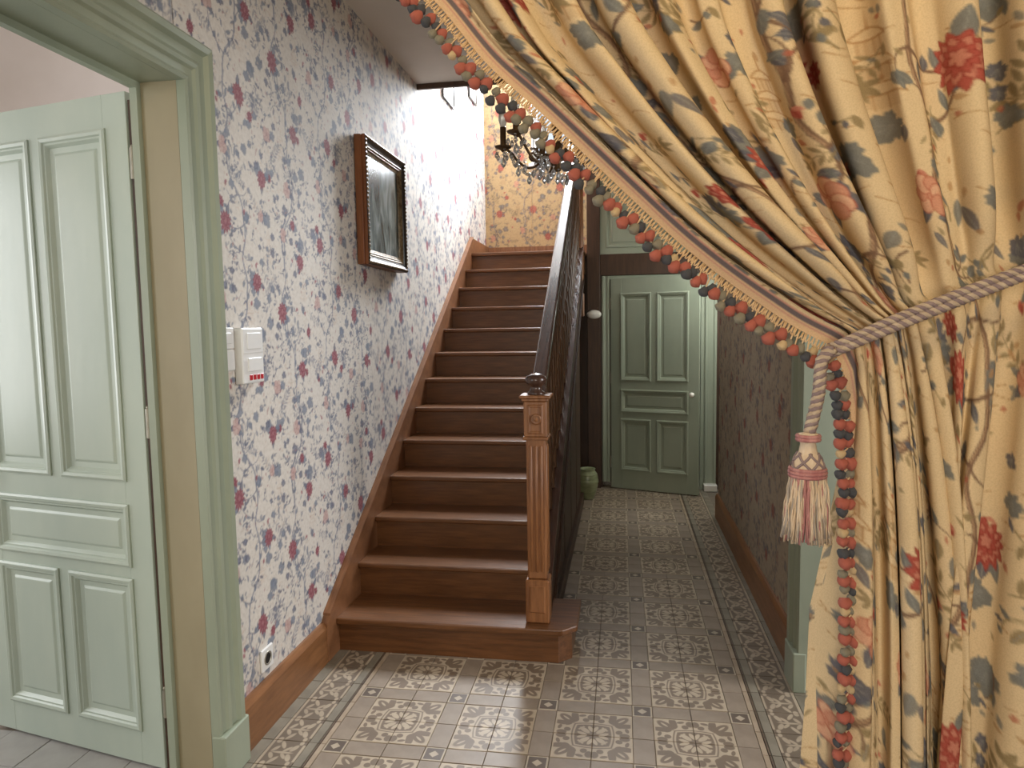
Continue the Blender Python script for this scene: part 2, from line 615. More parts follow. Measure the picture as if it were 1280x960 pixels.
    for k in range(30):
        x, y = rnd.uniform(0, PW), rnd.uniform(0, PH)
        bigleaf(x, y, rnd.uniform(17, 31), rnd.choice((1.57, 1.2, 1.9, .4, 2.8)) + rnd.uniform(-.3, .3), rnd.choice((pal['leaf'], pal['leaf'], pal['leaf2'])), pal['vein'])
    for k in range(46):
        leaf(rnd.uniform(0, PW), rnd.uniform(0, PH), rnd.uniform(18, 36), rnd.uniform(4, 8), 1.57 + rnd.uniform(-.9, .9), rnd.choice((pal['leaf'], pal['leaf2'], pal['sprig'])), pal['vein'], .9)
    for k in range(dense):                                           # the busier paper: twigs, loose leaves, scattered flecks
        x, y = rnd.uniform(0, PW), rnd.uniform(0, PH)
        a = rnd.uniform(0, 6.28)
        c = curve(x, y, x + rnd.uniform(20, 60) * math.cos(a), y + rnd.uniform(20, 60) * math.sin(a), rnd.choice((-.5, .5)), 7)
        branch(c, 1.5, .7, rnd.choice((pal['trunk'], pal['sprig'])))
        for j in (2, 4, 6):
            leaf(c[j][0], c[j][1], rnd.uniform(9, 20), rnd.uniform(2.2, 5.5), rnd.uniform(0, 6.28), rnd.choice((pal['leaf'], pal['leaf2'], pal['sprig'])))
        for j in range(3):
            leaf(rnd.uniform(0, PW), rnd.uniform(0, PH), rnd.uniform(6, 16), rnd.uniform(2, 4), rnd.uniform(0, 6.28), rnd.choice((pal['sprig'], pal['faint'], pal['leaf'], pal['pink'][0])), None, .8)
        if k % 3 == 0:
            bigleaf(rnd.uniform(0, PW), rnd.uniform(0, PH), rnd.uniform(12, 20), 1.57 + rnd.uniform(-.6, .6), rnd.choice((pal['leaf'], pal['leaf2'])), pal['vein'])
        if k % 24 == 0 and dense > 50:
            mum(rnd.uniform(0, PW), rnd.uniform(0, PH), rnd.uniform(12, 18), 1.57 + rnd.uniform(-.5, .5), pal['red'], 8)
    for k in range(16):                                              # buds
        x, y = rnd.uniform(0, PW), rnd.uniform(0, PH)
        leaf(x, y, 17, 5.5, 1.57 + rnd.uniform(-.8, .8), pal['red'][1], pal['red'][0])
        leaf(x, y, 13, 3, .7 + rnd.uniform(-.8, .8), pal['red'][2])
    for x, y, R, ty in fl:
        for k in range(3):
            a = rnd.uniform(0, 6.28)
            leaf(x + R * .5 * math.cos(a), y + R * .5 * math.sin(a), R * 1.5, R * .36, a, rnd.choice((pal['leaf'], pal['leaf2'])), pal['vein'])
        if ty == 0:
            mum(x, y, R * 1.12, 1.57 + rnd.uniform(-.5, .5), pal['red'], rnd.choice((11, 12, 13)))
        else:
            rose(x, y, R * 1.15, rnd.uniform(0, 6.28), pal['pink'])
    return img


def blur(img, k):
    for ax in (0, 1):
        img = sum(np.roll(img, i, ax) for i in range(-k, k + 1)) / (2 * k + 1)
    return img


def sample(img, u, v):
    """u, v in metres; v downwards; bilinear with wrap"""
    h, w = img.shape[:2]
    x, y = (np.asarray(u) * 1000 * PR) % w, (np.asarray(v) * 1000 * PR) % h
    x0, y0 = np.floor(x).astype(int) % w, np.floor(y).astype(int) % h
    fx, fy = (x - np.floor(x))[..., None], (y - np.floor(y))[..., None]
    x1, y1 = (x0 + 1) % w, (y0 + 1) % h
    return (img[y0, x0] * (1 - fx) + img[y0, x1] * fx) * (1 - fy) + (img[y1, x0] * (1 - fx) + img[y1, x1] * fx) * fy


PAL_WALL = dict(bg=(216, 210, 202), faint=(206, 190, 176), sprig=(150, 150, 158), leaf=(118, 126, 142), leaf2=(102, 105, 124), vein=(150, 156, 170), trunk=(134, 136, 148), trunk_hi=(170, 172, 182),
                red=((130, 68, 80), (152, 94, 104), (172, 122, 128)), pink=((168, 126, 126), (200, 174, 168), (210, 190, 182)))
PAL_CLOTH = dict(bg=(221, 198, 158), faint=(182, 142, 98), sprig=(150, 132, 96), leaf=(118, 120, 116), leaf2=(98, 98, 106), vein=(148, 148, 140), trunk=(128, 100, 80), trunk_hi=(188, 156, 122),
                 red=((146, 56, 46), (176, 88, 74), (200, 132, 110)), pink=((180, 100, 76), (212, 156, 128), (224, 182, 150)))
DES_WALL = paint(PAL_WALL, 5, 0.82, 150)
DES_WALL1 = blur(DES_WALL, 1)
DES_WALL3 = blur(DES_WALL, 3)
PAL_BACK = dict(PAL_WALL, bg=(190, 165, 126), faint=(170, 138, 102), sprig=(140, 124, 100), leaf=(120, 112, 104), leaf2=(110, 98, 96), trunk=(124, 108, 98), red=((150, 76, 66), (168, 96, 84), (186, 124, 106)), pink=((170, 110, 96), (196, 150, 126), (204, 168, 140)))  # same paper in yellower tones: the warm backlit look is painted in
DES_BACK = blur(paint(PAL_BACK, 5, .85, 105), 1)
PAL_DIM = dict(PAL_WALL, bg=(162, 146, 124), faint=(140, 123, 102), sprig=(128, 116, 104), leaf=(112, 102, 96), leaf2=(96, 84, 80), trunk=(112, 100, 90), red=((126, 72, 62), (138, 88, 76), (150, 106, 92)), pink=((132, 98, 86), (150, 126, 108), (156, 136, 116)))  # same paper in browner tones: the corridor's shade is painted in
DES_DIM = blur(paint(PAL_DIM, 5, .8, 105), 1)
DES_CLOTH = paint(PAL_CLOTH, 5, 0.95, 64)


def grid_mesh(name, Ps, cols, m, parent=None, smooth=True):
    """list of vertex grids (n, m, 3) with colours (n, m, 3) -> one mesh with the 'print' attribute"""
    V, F, Cc = [], [], []
    o = 0
    for P, c in zip(Ps, cols):
        n, k = P.shape[:2]
        V.append(P.reshape(-1, 3))
        Cc.append(np.asarray(c).reshape(-1, 3))
        i = np.arange(n - 1)[:, None] * k + np.arange(k - 1)[None]
        F.append((np.stack([i, i + 1, i + k + 1, i + k], -1).reshape(-1, 4)) + o)
        o += n * k
    V, F, Cc = np.concatenate(V), np.concatenate(F), np.concatenate(Cc)
    me = bpy.data.meshes.new(name)
    me.vertices.add(len(V))
    me.vertices.foreach_set('co', V.astype(np.float32).ravel())
    me.loops.add(F.size)
    me.loops.foreach_set('vertex_index', F.astype(np.int32).ravel())
    me.polygons.add(len(F))
    me.polygons.foreach_set('loop_start', np.arange(0, F.size, 4, dtype=np.int32))
    me.update(calc_edges=True)
    at_ = me.attributes.new('print', 'FLOAT_COLOR', 'POINT')
    at_.data.foreach_set('color', np.concatenate([Cc, np.ones((len(Cc), 1))], 1).astype(np.float32).ravel())
    me.polygons.foreach_set('use_smooth', np.full(len(F), smooth))
    me.materials.append(m)
    ob = bpy.data.objects.new(name, me)
    COL.objects.link(ob)
    if parent is not None:
        ob.parent = parent
    return ob


M['paper'] = print_mat('floral wallpaper', 0.75, 60, 0.05)
M['cloth'] = print_mat('printed linen', 0.85, 420, 0.10)
# ------------------------------------------------------------------ the shell
XL, XR = -1.385, 0.75          # wallpapered faces of the hall walls
STEP0, TREAD, RISE = 3.053, 0.265, 0.170
LAND_Y, LAND_Z = STEP0 + 12 * TREAD, 13 * RISE
BACK = 7.10


def wallgrid(axis, val, a, b, img, off=(0, 0)):
    """printed grid: a horizontal coordinates, b heights (numpy arrays)"""
    A, B = np.meshgrid(a, b, indexing='ij')
    P = np.empty(A.shape + (3,))
    P[..., axis] = val
    P[..., 1 - axis] = A
    P[..., 2] = B
    return P, sample(img, A / 1.25 + off[0], -B / 1.25 + off[1])


def ramp(y0, y1, d0, power=1.5):
    ys = [y0]
    while ys[-1] < y1:
        ys.append(ys[-1] + d0 * (max(ys[-1], 1.5) / 2.2) ** power)
    ys[-1] = y1
    return np.array(ys)


def struct(name, label, mb, m, cat=None):
    return tag(mb.build(name, m), label, cat, kind='structure')


# left wall, with the doorway (Y 1.12..2.06) cut out
gs = [wallgrid(0, XL, ramp(2.06, 3.7, 0.0042), np.arange(0, 3.205, 0.0045), DES_WALL, (0.11, 0.05)),
      wallgrid(0, XL, ramp(3.7, BACK, 0.0042), np.arange(0, 5.42, 0.0072), DES_WALL3, (0.11, 0.05)),
      wallgrid(0, XL, np.arange(1.1, 2.065, 0.0055), np.arange(2.335, 3.205, 0.0055), DES_WALL1, (0.11, 0.05)),
      wallgrid(0, XL, np.linspace(-2.0, 1.12, 60), np.linspace(0, 3.205, 60), DES_WALL3, (0.11, 0.05))]
wl = tag(grid_mesh('wall_left', [g[0] for g in gs], [g[1] for g in gs], M['paper'], smooth=False), 'left hall wall papered with blue-grey branches and red flowers', 'wall', kind='structure')
cb = MB()
cb.box((XL - 0.02, 2.087, 0), (XL - 0.17, BACK + .2, 5.5)).box((XL - 0.02, -2.0, 0), (XL - 0.17, 1.10, 3.3)).box((XL - 0.02, 1.10, 2.352), (XL - 0.17, 2.087, 3.3))
cb.build('wall_core', 'roomwall', wl)

# back wall over the landing, with the window opening
WX0, WX1, WZ0, WZ1 = -0.90, -0.20, 3.17, 4.95
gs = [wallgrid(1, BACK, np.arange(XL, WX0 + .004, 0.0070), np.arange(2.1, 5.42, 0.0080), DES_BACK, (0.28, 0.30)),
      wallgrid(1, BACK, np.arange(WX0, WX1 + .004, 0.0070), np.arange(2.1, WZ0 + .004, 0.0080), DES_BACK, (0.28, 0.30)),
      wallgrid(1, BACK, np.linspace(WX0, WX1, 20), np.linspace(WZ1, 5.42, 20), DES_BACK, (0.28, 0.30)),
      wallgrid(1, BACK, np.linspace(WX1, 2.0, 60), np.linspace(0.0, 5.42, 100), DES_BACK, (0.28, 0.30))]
wb = tag(grid_mesh('wall_back', [g[0] for g in gs], [g[1] for g in gs], M['paper'], smooth=False), 'wallpapered back wall above the stair landing, warm light put into the paper colour', 'wall', kind='structure')
cb = MB()
cb.box((XL - .1, BACK + .02, 0), (WX0, BACK + .2, 5.5)).box((WX1, BACK + .02, 0), (2.1, BACK + .2, 5.5)).box((WX0, BACK + .02, 0), (WX1, BACK + .2, WZ0)).box((WX0, BACK + .02, WZ1), (WX1, BACK + .2, 5.5))
cb.build('wall_core', 'roomwall', wb)

# right wall: doorway Y 1.95..2.93 cut out, ends in a corner at 5.62
RD0, RD1, REND = 1.95, 2.93, 5.62
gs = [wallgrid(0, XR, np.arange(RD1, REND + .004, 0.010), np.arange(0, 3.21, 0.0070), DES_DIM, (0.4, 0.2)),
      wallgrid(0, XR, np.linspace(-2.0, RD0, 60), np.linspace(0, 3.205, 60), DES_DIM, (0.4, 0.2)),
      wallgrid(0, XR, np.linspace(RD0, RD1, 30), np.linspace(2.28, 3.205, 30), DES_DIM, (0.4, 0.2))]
wr = tag(grid_mesh('wall_right', [g[0] for g in gs], [g[1] for g in gs], M['paper'], smooth=False), 'right wall of the corridor behind the tassel, shade put into its wallpaper colour', 'wall', kind='structure')
cb = MB()
cb.box((XR + .005, RD1 + .016, 0), (XR + .17, REND, 3.3)).box((XR + .005, -2, 0), (XR + .17, RD0 - .016, 3.3)).box((XR + .005, RD0 - .016, 2.301), (XR + .17, RD1 + .016, 3.3))
cb.box((1.25, REND - .3, 0), (1.35, BACK + .1, 3.3)).box((XR + .17, REND - .3, 0), (1.3, REND - .2, 3.3))
cb.build('wall_core', 'roomwall', wr)

# hall ceiling (ends at the stairwell) and the stairwell's own ceiling
CE = 4.725
mb = MB()
mb.box((XL - .1, -2.1, 3.2), (2.0, CE, 3.42)).box((-0.30, CE, 3.2), (2.0, BACK, 3.42))
struct('ceiling', 'flat grey-white hall ceiling ending at the open stairwell', mb, 'ceil', 'ceiling')
struct('trim_1', 'thin brown wooden edge strip where the hall ceiling stops', MB().box((XL + .001, CE, 3.165), (-0.30, CE + .022, 3.42)), 'dark', 'trim')
struct('ceiling_upper', 'white ceiling high over the stairwell', MB().box((XL - .1, CE - .05, 5.40), (2.1, BACK + .1, 5.5)), 'ceil', 'ceiling')
mb = MB()
mb.box((XL - .1, CE - .12, 3.42), (2.1, CE - .02, 5.5)).box((1.9, CE, 3.42), (2.0, BACK, 5.5))
struct('wall_upper', 'plain upper-floor wall across the stairwell', mb, 'roomwall', 'wall')
# rooms beyond the doorways, and the entrance where the photographer stands
mb = MB()
mb.box((-4.6, -1.2, 0), (-4.5, 4.2, 3.9)).box((-4.6, 4.1, 0), (XL - .17, 4.2, 3.9)).box((-4.6, -1.3, 0), (XL - .17, -1.2, 3.9)).box((-4.6, -1.3, 3.9), (XL - .02, 4.2, 4.0)).box((XL - .17, -1.3, 3.3), (XL - .02, 2.09, 3.9))
struct('wall_left_room', 'pinkish white walls and ceiling of the room behind the open door', mb, 'roomwall', 'wall')
mb = MB()
mb.box((3.2, .4, 0), (3.3, 3.9, 3.3)).box((XR + .17, .4, 0), (3.3, .5, 3.3)).box((XR + .17, 3.8, 0), (3.3, 3.9, 3.3)).box((XR + .17, .4, 3.2), (3.3, 3.9, 3.3))
struct('wall_right_room', 'plain walls of the side room beyond the right doorway', mb, 'roomwall', 'wall')
struct('wall_front', 'plain entrance wall behind the camera', MB().box((XL - .1, -2.1, 0), (XR + .1, -2.0, 3.3)), 'roomwall', 'wall')

# ------------------------------------------------------------------ floor tiles
T, G = 0.298, 0.0022             # 2x2 block side, joint
PX = [-1.06 + 0.378 * i for i in range(5)]
PY = [2.705 + 0.3825 * k for k in range(-3, 11)]
floor = struct('floor', 'hall floor of brown and cream patterned cement tiles with plain strips', MB().box((-4.6, -2.1, -0.12), (3.3, BACK + .2, -0.006)), 'slab', 'floor')

# patterned tile: quarter medallion, its centre at the tile's inner corner (object origin)
m, nt = new_mat('patterned cement tile')
x, y, tc = coords(nt)
h = T / 2
u, v = x / h, y / h                                   # 0 at the medallion centre, 1 at the outer edge
p, q = (u + v) * 0.7071, (u - v).abs() * 0.7071         # diagonal frame
mk = (u.max(v) * -1.0).lt(-0.955)                      # pale rim
for e, r_ in ((ell(p, q, 0.30, 0.0, 0.17, 0.075), 1), (ell(p, q, 0.235, 0.15, 0.135, 0.055, 20), 1)):   # rosette petals
    mk = mk.max(e.lt(1.0, .12))
ring = (u.max(v) * 0.7 + (u * u + v * v).sqrt() * 0.32)
mk = mk.max((ring - 0.50).abs().lt(0.022))             # rounded square ring
mk = mk.max(ring.lt(.50) * (p - 0.42).abs().lt(.03) * q.lt(.1))
bgm = (ring * -1.0).lt(-0.56)                          # outside the ring: pale ground
lf = ell(p, q, 0.98, 0.0, 0.27, 0.13).lt(1.0, .1)       # corner leaf with side lobes
lf = lf.max(ell(p, q, 0.92, 0.22, 0.24, 0.10, 38).lt(1.0, .1))
lf = lf.max(ell(p, q, 0.80, 0.12, 0.12, 0.09, 80).lt(1.0, .1))
a_, b_ = u.max(v), u.min(v)
lf = lf.max(ell(a_, b_, 0.80, 0.07, 0.13, 0.10).lt(1.0, .1))  # half flower on the seams
lf = lf.max(ell(a_, b_, 0.66, 0.20, 0.09, 0.085, 40).lt(1.0, .1))
lf = lf.max(ell(a_, b_, 0.86, 0.30, 0.05, 0.10, 15).lt(1.0, .1))
vein = ell(p, q, 1.02, 0.0, 0.12, 0.03).lt(1.0, .15)
lf = lf * (vein * -1.0 + 1.0)
mk = mk.max(bgm * (lf * -1.0 + 1.0))
two_tone(nt, mk, (120, 104, 87), (190, 175, 152), 0.42, tc)
M['tile_pat'] = m
# small square insert: pale diamond, pale rim
m, nt = new_mat('small diamond insert tile')
x, y, tc = coords(nt)
d = x.abs() + y.abs()
r8 = x.abs().max(y.abs())
mk = d.lt(0.019, .0015).max((r8 * -1.0).lt(-0.0325, .001))
two_tone(nt, mk, (92, 78, 66), (190, 177, 156), 0.42, tc)
M['tile_ins'] = m
# border tile: scrolling leaves
m, nt = new_mat('leaf border tile')
x, y, tc = coords(nt)
ya = y.abs()
mk = ell(x, ya, -0.035, 0.028, 0.010, 0.022, 25).lt(1.0, .15)
for e in ((-0.012, 0.020, .007, .020, 40), (0.015, 0.045, .008, .024, -30), (0.0, .0, .040, .006, 0), (.035, .020, .008, .020, 30), (-.05, .06, .008, .012, 0), (.043, .066, .010, .012, 0)):
    mk = mk.max(ell(x, ya, *e).lt(1.0, .2))
mk = mk.max((x * -1.0).lt(-0.058, .001)).max(x.lt(-.060, .001) * ya.lt(.05, .002))
two_tone(nt, mk, (112, 99, 84), (178, 164, 143), 0.45, tc)
M['tile_bor'] = m
M['tile_plain'] = mat('plain taupe cement tile', (128, 113, 97), 0.42, (148, 133, 116), 9.0, bump=0.03, sharp=(.3, .7))
M['tile_green'] = mat('grey-green edging tile', (118, 110, 95), 0.45, (134, 126, 110), 9.0)
M['tile_sand'] = mat('sand edging tile', (152, 134, 112), 0.45, (166, 148, 126), 9.0)
M['tile_brown'] = mat('dark brown edging line', (84, 68, 54), 0.45, (98, 82, 66), 9.0)
M['tile_grey'] = mat('grey floor tile', (150, 148, 144), 0.5, (164, 162, 158), 6)


def slab(name, x0, x1, y0, y1, m, parent, loc, e=0.0012):
    """thin tile with eased edges, its face at z = 0"""
    b = MB()
    vs = [(x0, y0, -.008), (x1, y0, -.008), (x1, y1, -.008), (x0, y1, -.008), (x0, y0, -e), (x1, y0, -e), (x1, y1, -e), (x0, y1, -e),
          (x0 + e, y0 + e, 0), (x1 - e, y0 + e, 0), (x1 - e, y1 - e, 0), (x0 + e, y1 - e, 0)]
    b.add(vs, [(0, 1, 5, 4), (1, 2, 6, 5), (2, 3, 7, 6), (3, 0, 4, 7), (4, 5, 9, 8), (5, 6, 10, 9), (6, 7, 11, 10), (7, 4, 8, 11), (8, 9, 10, 11)])
    return b.build(name, m, parent, loc)


rnd = random.Random(3)
protos = {}


def tile(kind, name, size, loc, rz, m):
    """size = (x0, x1, y0, y1) about the object origin; alike tiles share one mesh"""
    z = rnd.uniform(-0.0006, 0.0006)
    if kind not in protos:
        protos[kind] = slab(name, *size, m, floor, (loc[0], loc[1], z))
        protos[kind].rotation_euler = (0, 0, rz)
        return
    link_copy(protos[kind], floor, (loc[0], loc[1], z), (0, 0, rz))


def covered(x, y):
    return y > 3.22 and x < -0.42


g = G / 2
for i, x0 in enumerate(PX):
    for y0 in PY:
        if y0 > 6.9:
            continue
        if not covered(x0, y0):
            tile('ins', 'insert_tile', (-.04 + g, .04 - g, -.04 + g, .04 - g), (x0, y0), 0, 'tile_ins')
            for k in (-1, 1):                           # two strip tiles running along Y
                yy = y0 + 0.19125 + k * 0.0753
                if not covered(x0, yy):
                    tile('sy', 'plain_strip_tile', (-.04 + g, .04 - g, -.0753 + g, .0753 - g), (x0, yy), 0, 'tile_plain')
        if i < 4 and not covered(x0 + .19, y0):
            for k in (-1, 1):                           # and along X
                tile('sx', 'plain_cross_tile', (-.0745 + g, .0745 - g, -.04 + g, .04 - g), (x0 + .189 + k * .0745, y0), 0, 'tile_plain')
        if i < 4:
            cx, cy = x0 + 0.189, y0 + 0.19125
            for k in range(4):
                a = k * math.pi / 2
                if not covered(cx + .07 * math.cos(a + .78), cy + .07 * math.sin(a + .78)):
                    tile('pat', 'patterned_tile', (g, h - g, g, h - g + .001), (cx, cy), a, 'tile_pat')
for side, xs in ((-1, -1.10), (1, 0.492)):               # edge bands along the two walls
    n = 0
    yend = 3.3 if side < 0 else 6.9
    y0 = 1.46
    while y0 < yend:
        lx = xs
        for kind, nm, wd, mm in (('sand', 'sand_edging_tile', .022, 'tile_sand'), ('brown', 'brown_edging_tile', .010, 'tile_brown'), ('green', 'green_edging_tile', .036, 'tile_green'), ('bor', 'border_tile', .142, 'tile_bor'), ('green2', 'wall_edging_tile', .055, 'tile_green')):
            L = 0.145
            if side > 0:
                tile(kind, nm, (-wd / 2 + g, wd / 2 - g, -L / 2 + g, L / 2 - g), (lx + wd / 2, y0 + L / 2), 0, mm)
            else:
                tile(kind, nm, (-wd / 2 + g, wd / 2 - g, -L / 2 + g, L / 2 - g), (lx - wd / 2, y0 + L / 2), math.pi, mm)
            lx += side * wd
        y0 += 0.145
for i in range(5):                                       # grey floor of the left room, seen under the open door
    for k in range(5):
        tile('grey', 'grey_tile', (-.099, .099, -.099, .099), (-1.66 - .2 * i, 1.35 + .2 * k), 0, 'tile_grey')
# ------------------------------------------------------------------ baseboards, casings, doors
CAS = [(0, 0), (0, .030), (.010, .034), (.020, .028), (.042, .028), (.050, .036), (.062, .040), (.078, .030), (.104, .030), (.114, .044), (.132, .048), (.142, .040), (.142, 0)]


def casing(name, label, face, sgn, y0, y1, top, m='sage', wscale=1.0, plinth=0.17):
    """moulded casing of a doorway in a wall X = face, relief toward sgn*X"""
    t = thing(name, label, 'door casing', kind='structure')
    pr = [(w * wscale, d) for w, d in CAS]
    MB().sweep([(y0, plinth), (y0, top), (y1, top), (y1, plinth)], pr, lambda a, b, d: (face + sgn * d, a, b), out=1).build('casing_moulding', m, t)
    for ya, yb in ((y0 - .150 * wscale, y0 + .004), (y1 - .004, y1 + .150 * wscale)):
        MB().box((face, ya, 0), (face + sgn * .052, yb, plinth), .004).build('plinth_block', m, t)
    return t


# left doorway
c1 = casing('trim_2', 'sage green moulded casing around the open left doorway', XL, 1, 1.12, 2.06, 2.335)
MB().box((XL - .001, 2.060, 0), (XL - .125, 2.075, 2.35)).box((XL - .001, 1.105, 0), (XL - .125, 1.12, 2.35)).build('jamb_lining', 'cream_jamb', c1)
MB().box((XL - .001, 1.12, 2.335), (XL - .125, 2.06, 2.35)).build('head_lining', 'sage', c1)
b = MB()
b.box((XL - .125, 2.040, 0), (XL - .150, 2.075, 2.335)).box((XL - .125, 1.105, 0), (XL - .150, 1.14, 2.335))
b.build('door_stop', 'sage', c1)
MB().box((XL - .14, 2.100, 0), (-1.588, 2.112, 2.30)).build('rebate_strip', 'dark', c1)
MB().box((XL - .125, 1.14, 2.315), (XL - .150, 2.04, 2.35)).build('head_stop', 'sage', c1)

# right doorway (mostly behind the curtain)
c2 = casing('trim_3', 'sage green casing of the right-hand doorway beside the tassel', XR, -1, RD0, RD1, 2.28)
MB().box((XR, RD0 - .015, 0), (XR + .17, RD0, 2.30)).box((XR, RD1, 0), (XR + .17, RD1 + .015, 2.30)).box((XR, RD0, 2.28), (XR + .17, RD1, 2.30)).build('jamb_lining', 'sage', c2)


def door_leaf(name, label, Wd, Hd, loc, rotz, fr, m, hinge_left, knob_side, knob_m, knob_z):
    """five-panel leaf; local X from hinge, face toward -Y; fr = rail heights as fractions from the top"""
    t = thing(name, label, 'door', loc, (0, 0, rotz), kind='structure')
    th = 0.036
    st, mu = 0.105, 0.075
    s = 1 if hinge_left else -1
    X = lambda a: s * a
    zs = [Hd * (1 - f) for f in fr]                       # top rail bottom, upper panel bottom, mid top, mid bottom, low top, low bottom
    for a, b_ in ((0, st), (Wd - st, Wd)):
        MB().box((X(a), 0, 0), (X(b_), th, Hd), .0015).build('stile', m, t)
    for z0, z1 in ((zs[0], Hd), (zs[2], zs[1]), (zs[4], zs[3]), (0, zs[5])):
        MB().box((X(st), .0005, z0), (X(Wd - st), th - .0005, z1)).build('rail', m, t)
    c = Wd / 2
    for z0, z1 in ((zs[1], zs[0]), (zs[5], zs[4])):
        MB().box((X(c - mu / 2), .0005, z0), (X(c + mu / 2), th - .0005, z1)).build('mullion', m, t)
    pans = [(st, c - mu / 2, zs[1], zs[0]), (c + mu / 2, Wd - st, zs[1], zs[0]), (st, Wd - st, zs[3], zs[2]), (st, c - mu / 2, zs[5], zs[4]), (c + mu / 2, Wd - st, zs[5], zs[4])]
    for a, b_, z0, z1 in pans:
        x0, x1 = sorted((X(a), X(b_)))
        pn = MB()
        pr = [(0.024, -.010), (.044, -.011), (.052, -.006), (.056, -.0055)]
        pn.rings(x0, x1, z0, z1, pr, 0.0, -1).rings(x0, x1, z0, z1, pr, th, 1)
        po = pn.build('panel', m, t)
        mo = MB()
        prm = [(-.012, 0), (-.012, .006), (-.004, .010), (.006, .008), (.010, .002), (.016, .002), (.020, -.003), (.026, -.011)]
        mo.rings(x0, x1, z0, z1, prm, 0.0, -1, False).rings(x0, x1, z0, z1, prm, th, 1, False)
        mo.build('panel_moulding', m, po)
    kx = X(Wd - .055)
    kb = MB()
    kb.lathe([(.016, 0), (.016, -.004), (.008, -.008), (.007, -.03), (.018, -.036), (.023, -.047), (.019, -.058), (0.0, -.063)], 16, (kx, 0, knob_z), axis=1)
    kb.build('knob', knob_m, t)
    for z in (.24, Hd * .53, Hd - .23):
        MB().lathe([(.008, -.05), (.008, .05)], 10, (X(-.009), .008, z)).lathe([(.004, .05), (.006, .056), (0, .062)], 10, (X(-.009), .008, z)).box((X(-.014), .012, z - .045), (X(.002), .03, z + .045)).build('hinge', 'steel', t)
    return t


# the big leaf standing open into the left room, hinged on the far jamb (its hinge edge is toward the viewer's right)
door_leaf('door_1', 'pale sage green five-panel door standing open at the left', 0.86, 2.315, (-1.593, 2.094, 0.012), math.radians(-11), (.052, .553, .598, .684, .712, .942), 'sage_door', False, 1, 'brass', 1.00)

# left baseboard
b = MB()
b.prism([(XL, 0), (XL + .028, 0), (XL + .028, .165), (XL + .020, .178), (XL + .012, .19), (XL, .19)], 1, 2.19, 2.93)
struct('baseboard_left', 'chestnut brown baseboard under the wallpaper beside the socket', b, 'base', 'baseboard')
b = MB()
b.prism([(XR, 0), (XR - .024, 0), (XR - .024, .165), (XR - .012, .19), (XR, .19)], 1, RD1 + .15, REND)
struct('baseboard_right', 'dark chestnut baseboard along the dim right wall', b, 'base', 'baseboard')

# ------------------------------------------------------------------ end of the corridor
EY = 6.56
ew = thing('wall_end', 'dark timber partition with green overdoor panel at the corridor end', 'wall', kind='structure')
MB().box((-0.95, EY, 0), (-0.19, EY + .08, 2.2)).build('dark_boarding', 'dark', ew)
MB().box((-0.325, EY - .045, 0), (-0.205, EY + .06, 3.2), .004).build('post', 'dark', ew)
MB().box((-0.205, EY - .03, 1.995), (1.25, EY + .08, 2.19), .004).build('beam', 'dark', ew)
MB().box((0.84, EY, 0), (1.25, EY + .08, 2.0)).build('side_boarding', 'dark', ew)
for x0, x1 in ((-.205, .52), (.52, 1.25)):
    pb = MB()
    pb.rings(x0 + .002, x1 - .002, 2.192, 3.195, [(0, 0), (0, .016), (.055, .016), (.060, .024), (.072, .020), (.082, .006), (.10, .006), (.115, .012)], EY, -1)
    pb.box((x0, EY, 2.19), (x1, EY + .03, 3.2))
    pb.build('overdoor_panel', 'sage', ew)
c3 = thing('trim_4', 'sage green frame of the far corridor door', 'door casing', kind='structure')
for x0, x1, z0 in ((-.195, -.115, .055), (.735, .85, 0.0)):
    bb = MB()
    n = 4
    bb.box((x0, EY - .012, z0), (x1, EY + .10, 1.995), .003)
    bb.box((x0 + .008, EY - .024, z0), (x0 + .030, EY - .011, 1.993), .004).box((x1 - .028, EY - .020, z0), (x1 - .006, EY - .011, 1.993), .004)
    bb.build('frame_upright', 'sage', c3)
MB().box((-.115, EY - .012, 1.965), (.735, EY + .10, 1.996), .003).build('frame_head', 'sage', c3)
MB().box((-.115, EY + .075, 0), (.735, EY + .10, 1.965)).build('dark_backing', 'dark', c3)  # dark sheet closing the doorway, stands in for the unlit space behind
MB().box((.705, EY - .02, 0), (.735, EY + .10, 1.966), .002).build('shadowed_jamb', 'sage', c3)
MB().box((.735, EY - .10, 0), (.852, EY - .012, .06), .003).build('pale_plinth', 'porcelain', c3)
door_leaf('door_2', 'dull sage green five-panel door ajar at the end of the corridor', 0.815, 1.955, (-0.108, EY - .030, 0.008), math.radians(-18.5), (.075, .475, .528, .625, .668, .905), 'sage', True, 1, 'porcelain', 0.905)

# ------------------------------------------------------------------ window over the landing
wn = thing('window_1', 'bright white window above the stair landing behind the chandelier', 'window', kind='structure')
f_ = MB()
f_.rings(WX0, WX1, WZ0, WZ1, [(0, 0), (0, .05), (.045, .05), (.045, 0)], BACK + .08, 1, False)
f_.build('frame', 'winframe', wn)
MB().box(((WX0 + WX1) / 2 - .022, BACK + .08, WZ0 + .04), ((WX0 + WX1) / 2 + .022, BACK + .125, WZ1 - .04)).build('mullion', 'winframe', wn)
MB().box((WX0 - .03, BACK - .03, WZ0 - .035), (WX1 + .03, BACK + .1, WZ0), .004).build('window_sill', 'winframe', wn)
gm, nt = new_mat('clear window glass')
N, L = nt.nodes, nt.links
for n_ in [n_ for n_ in N if n_.type == 'BSDF_PRINCIPLED']:
    N.remove(n_)
tr, gl, ms, fr = N.new('ShaderNodeBsdfTransparent'), N.new('ShaderNodeBsdfGlossy'), N.new('ShaderNodeMixShader'), N.new('ShaderNodeFresnel')
gl.inputs['Roughness'].default_value = 0.02
fr.inputs[0].default_value = 1.25
L.new(fr.outputs[0], ms.inputs[0])
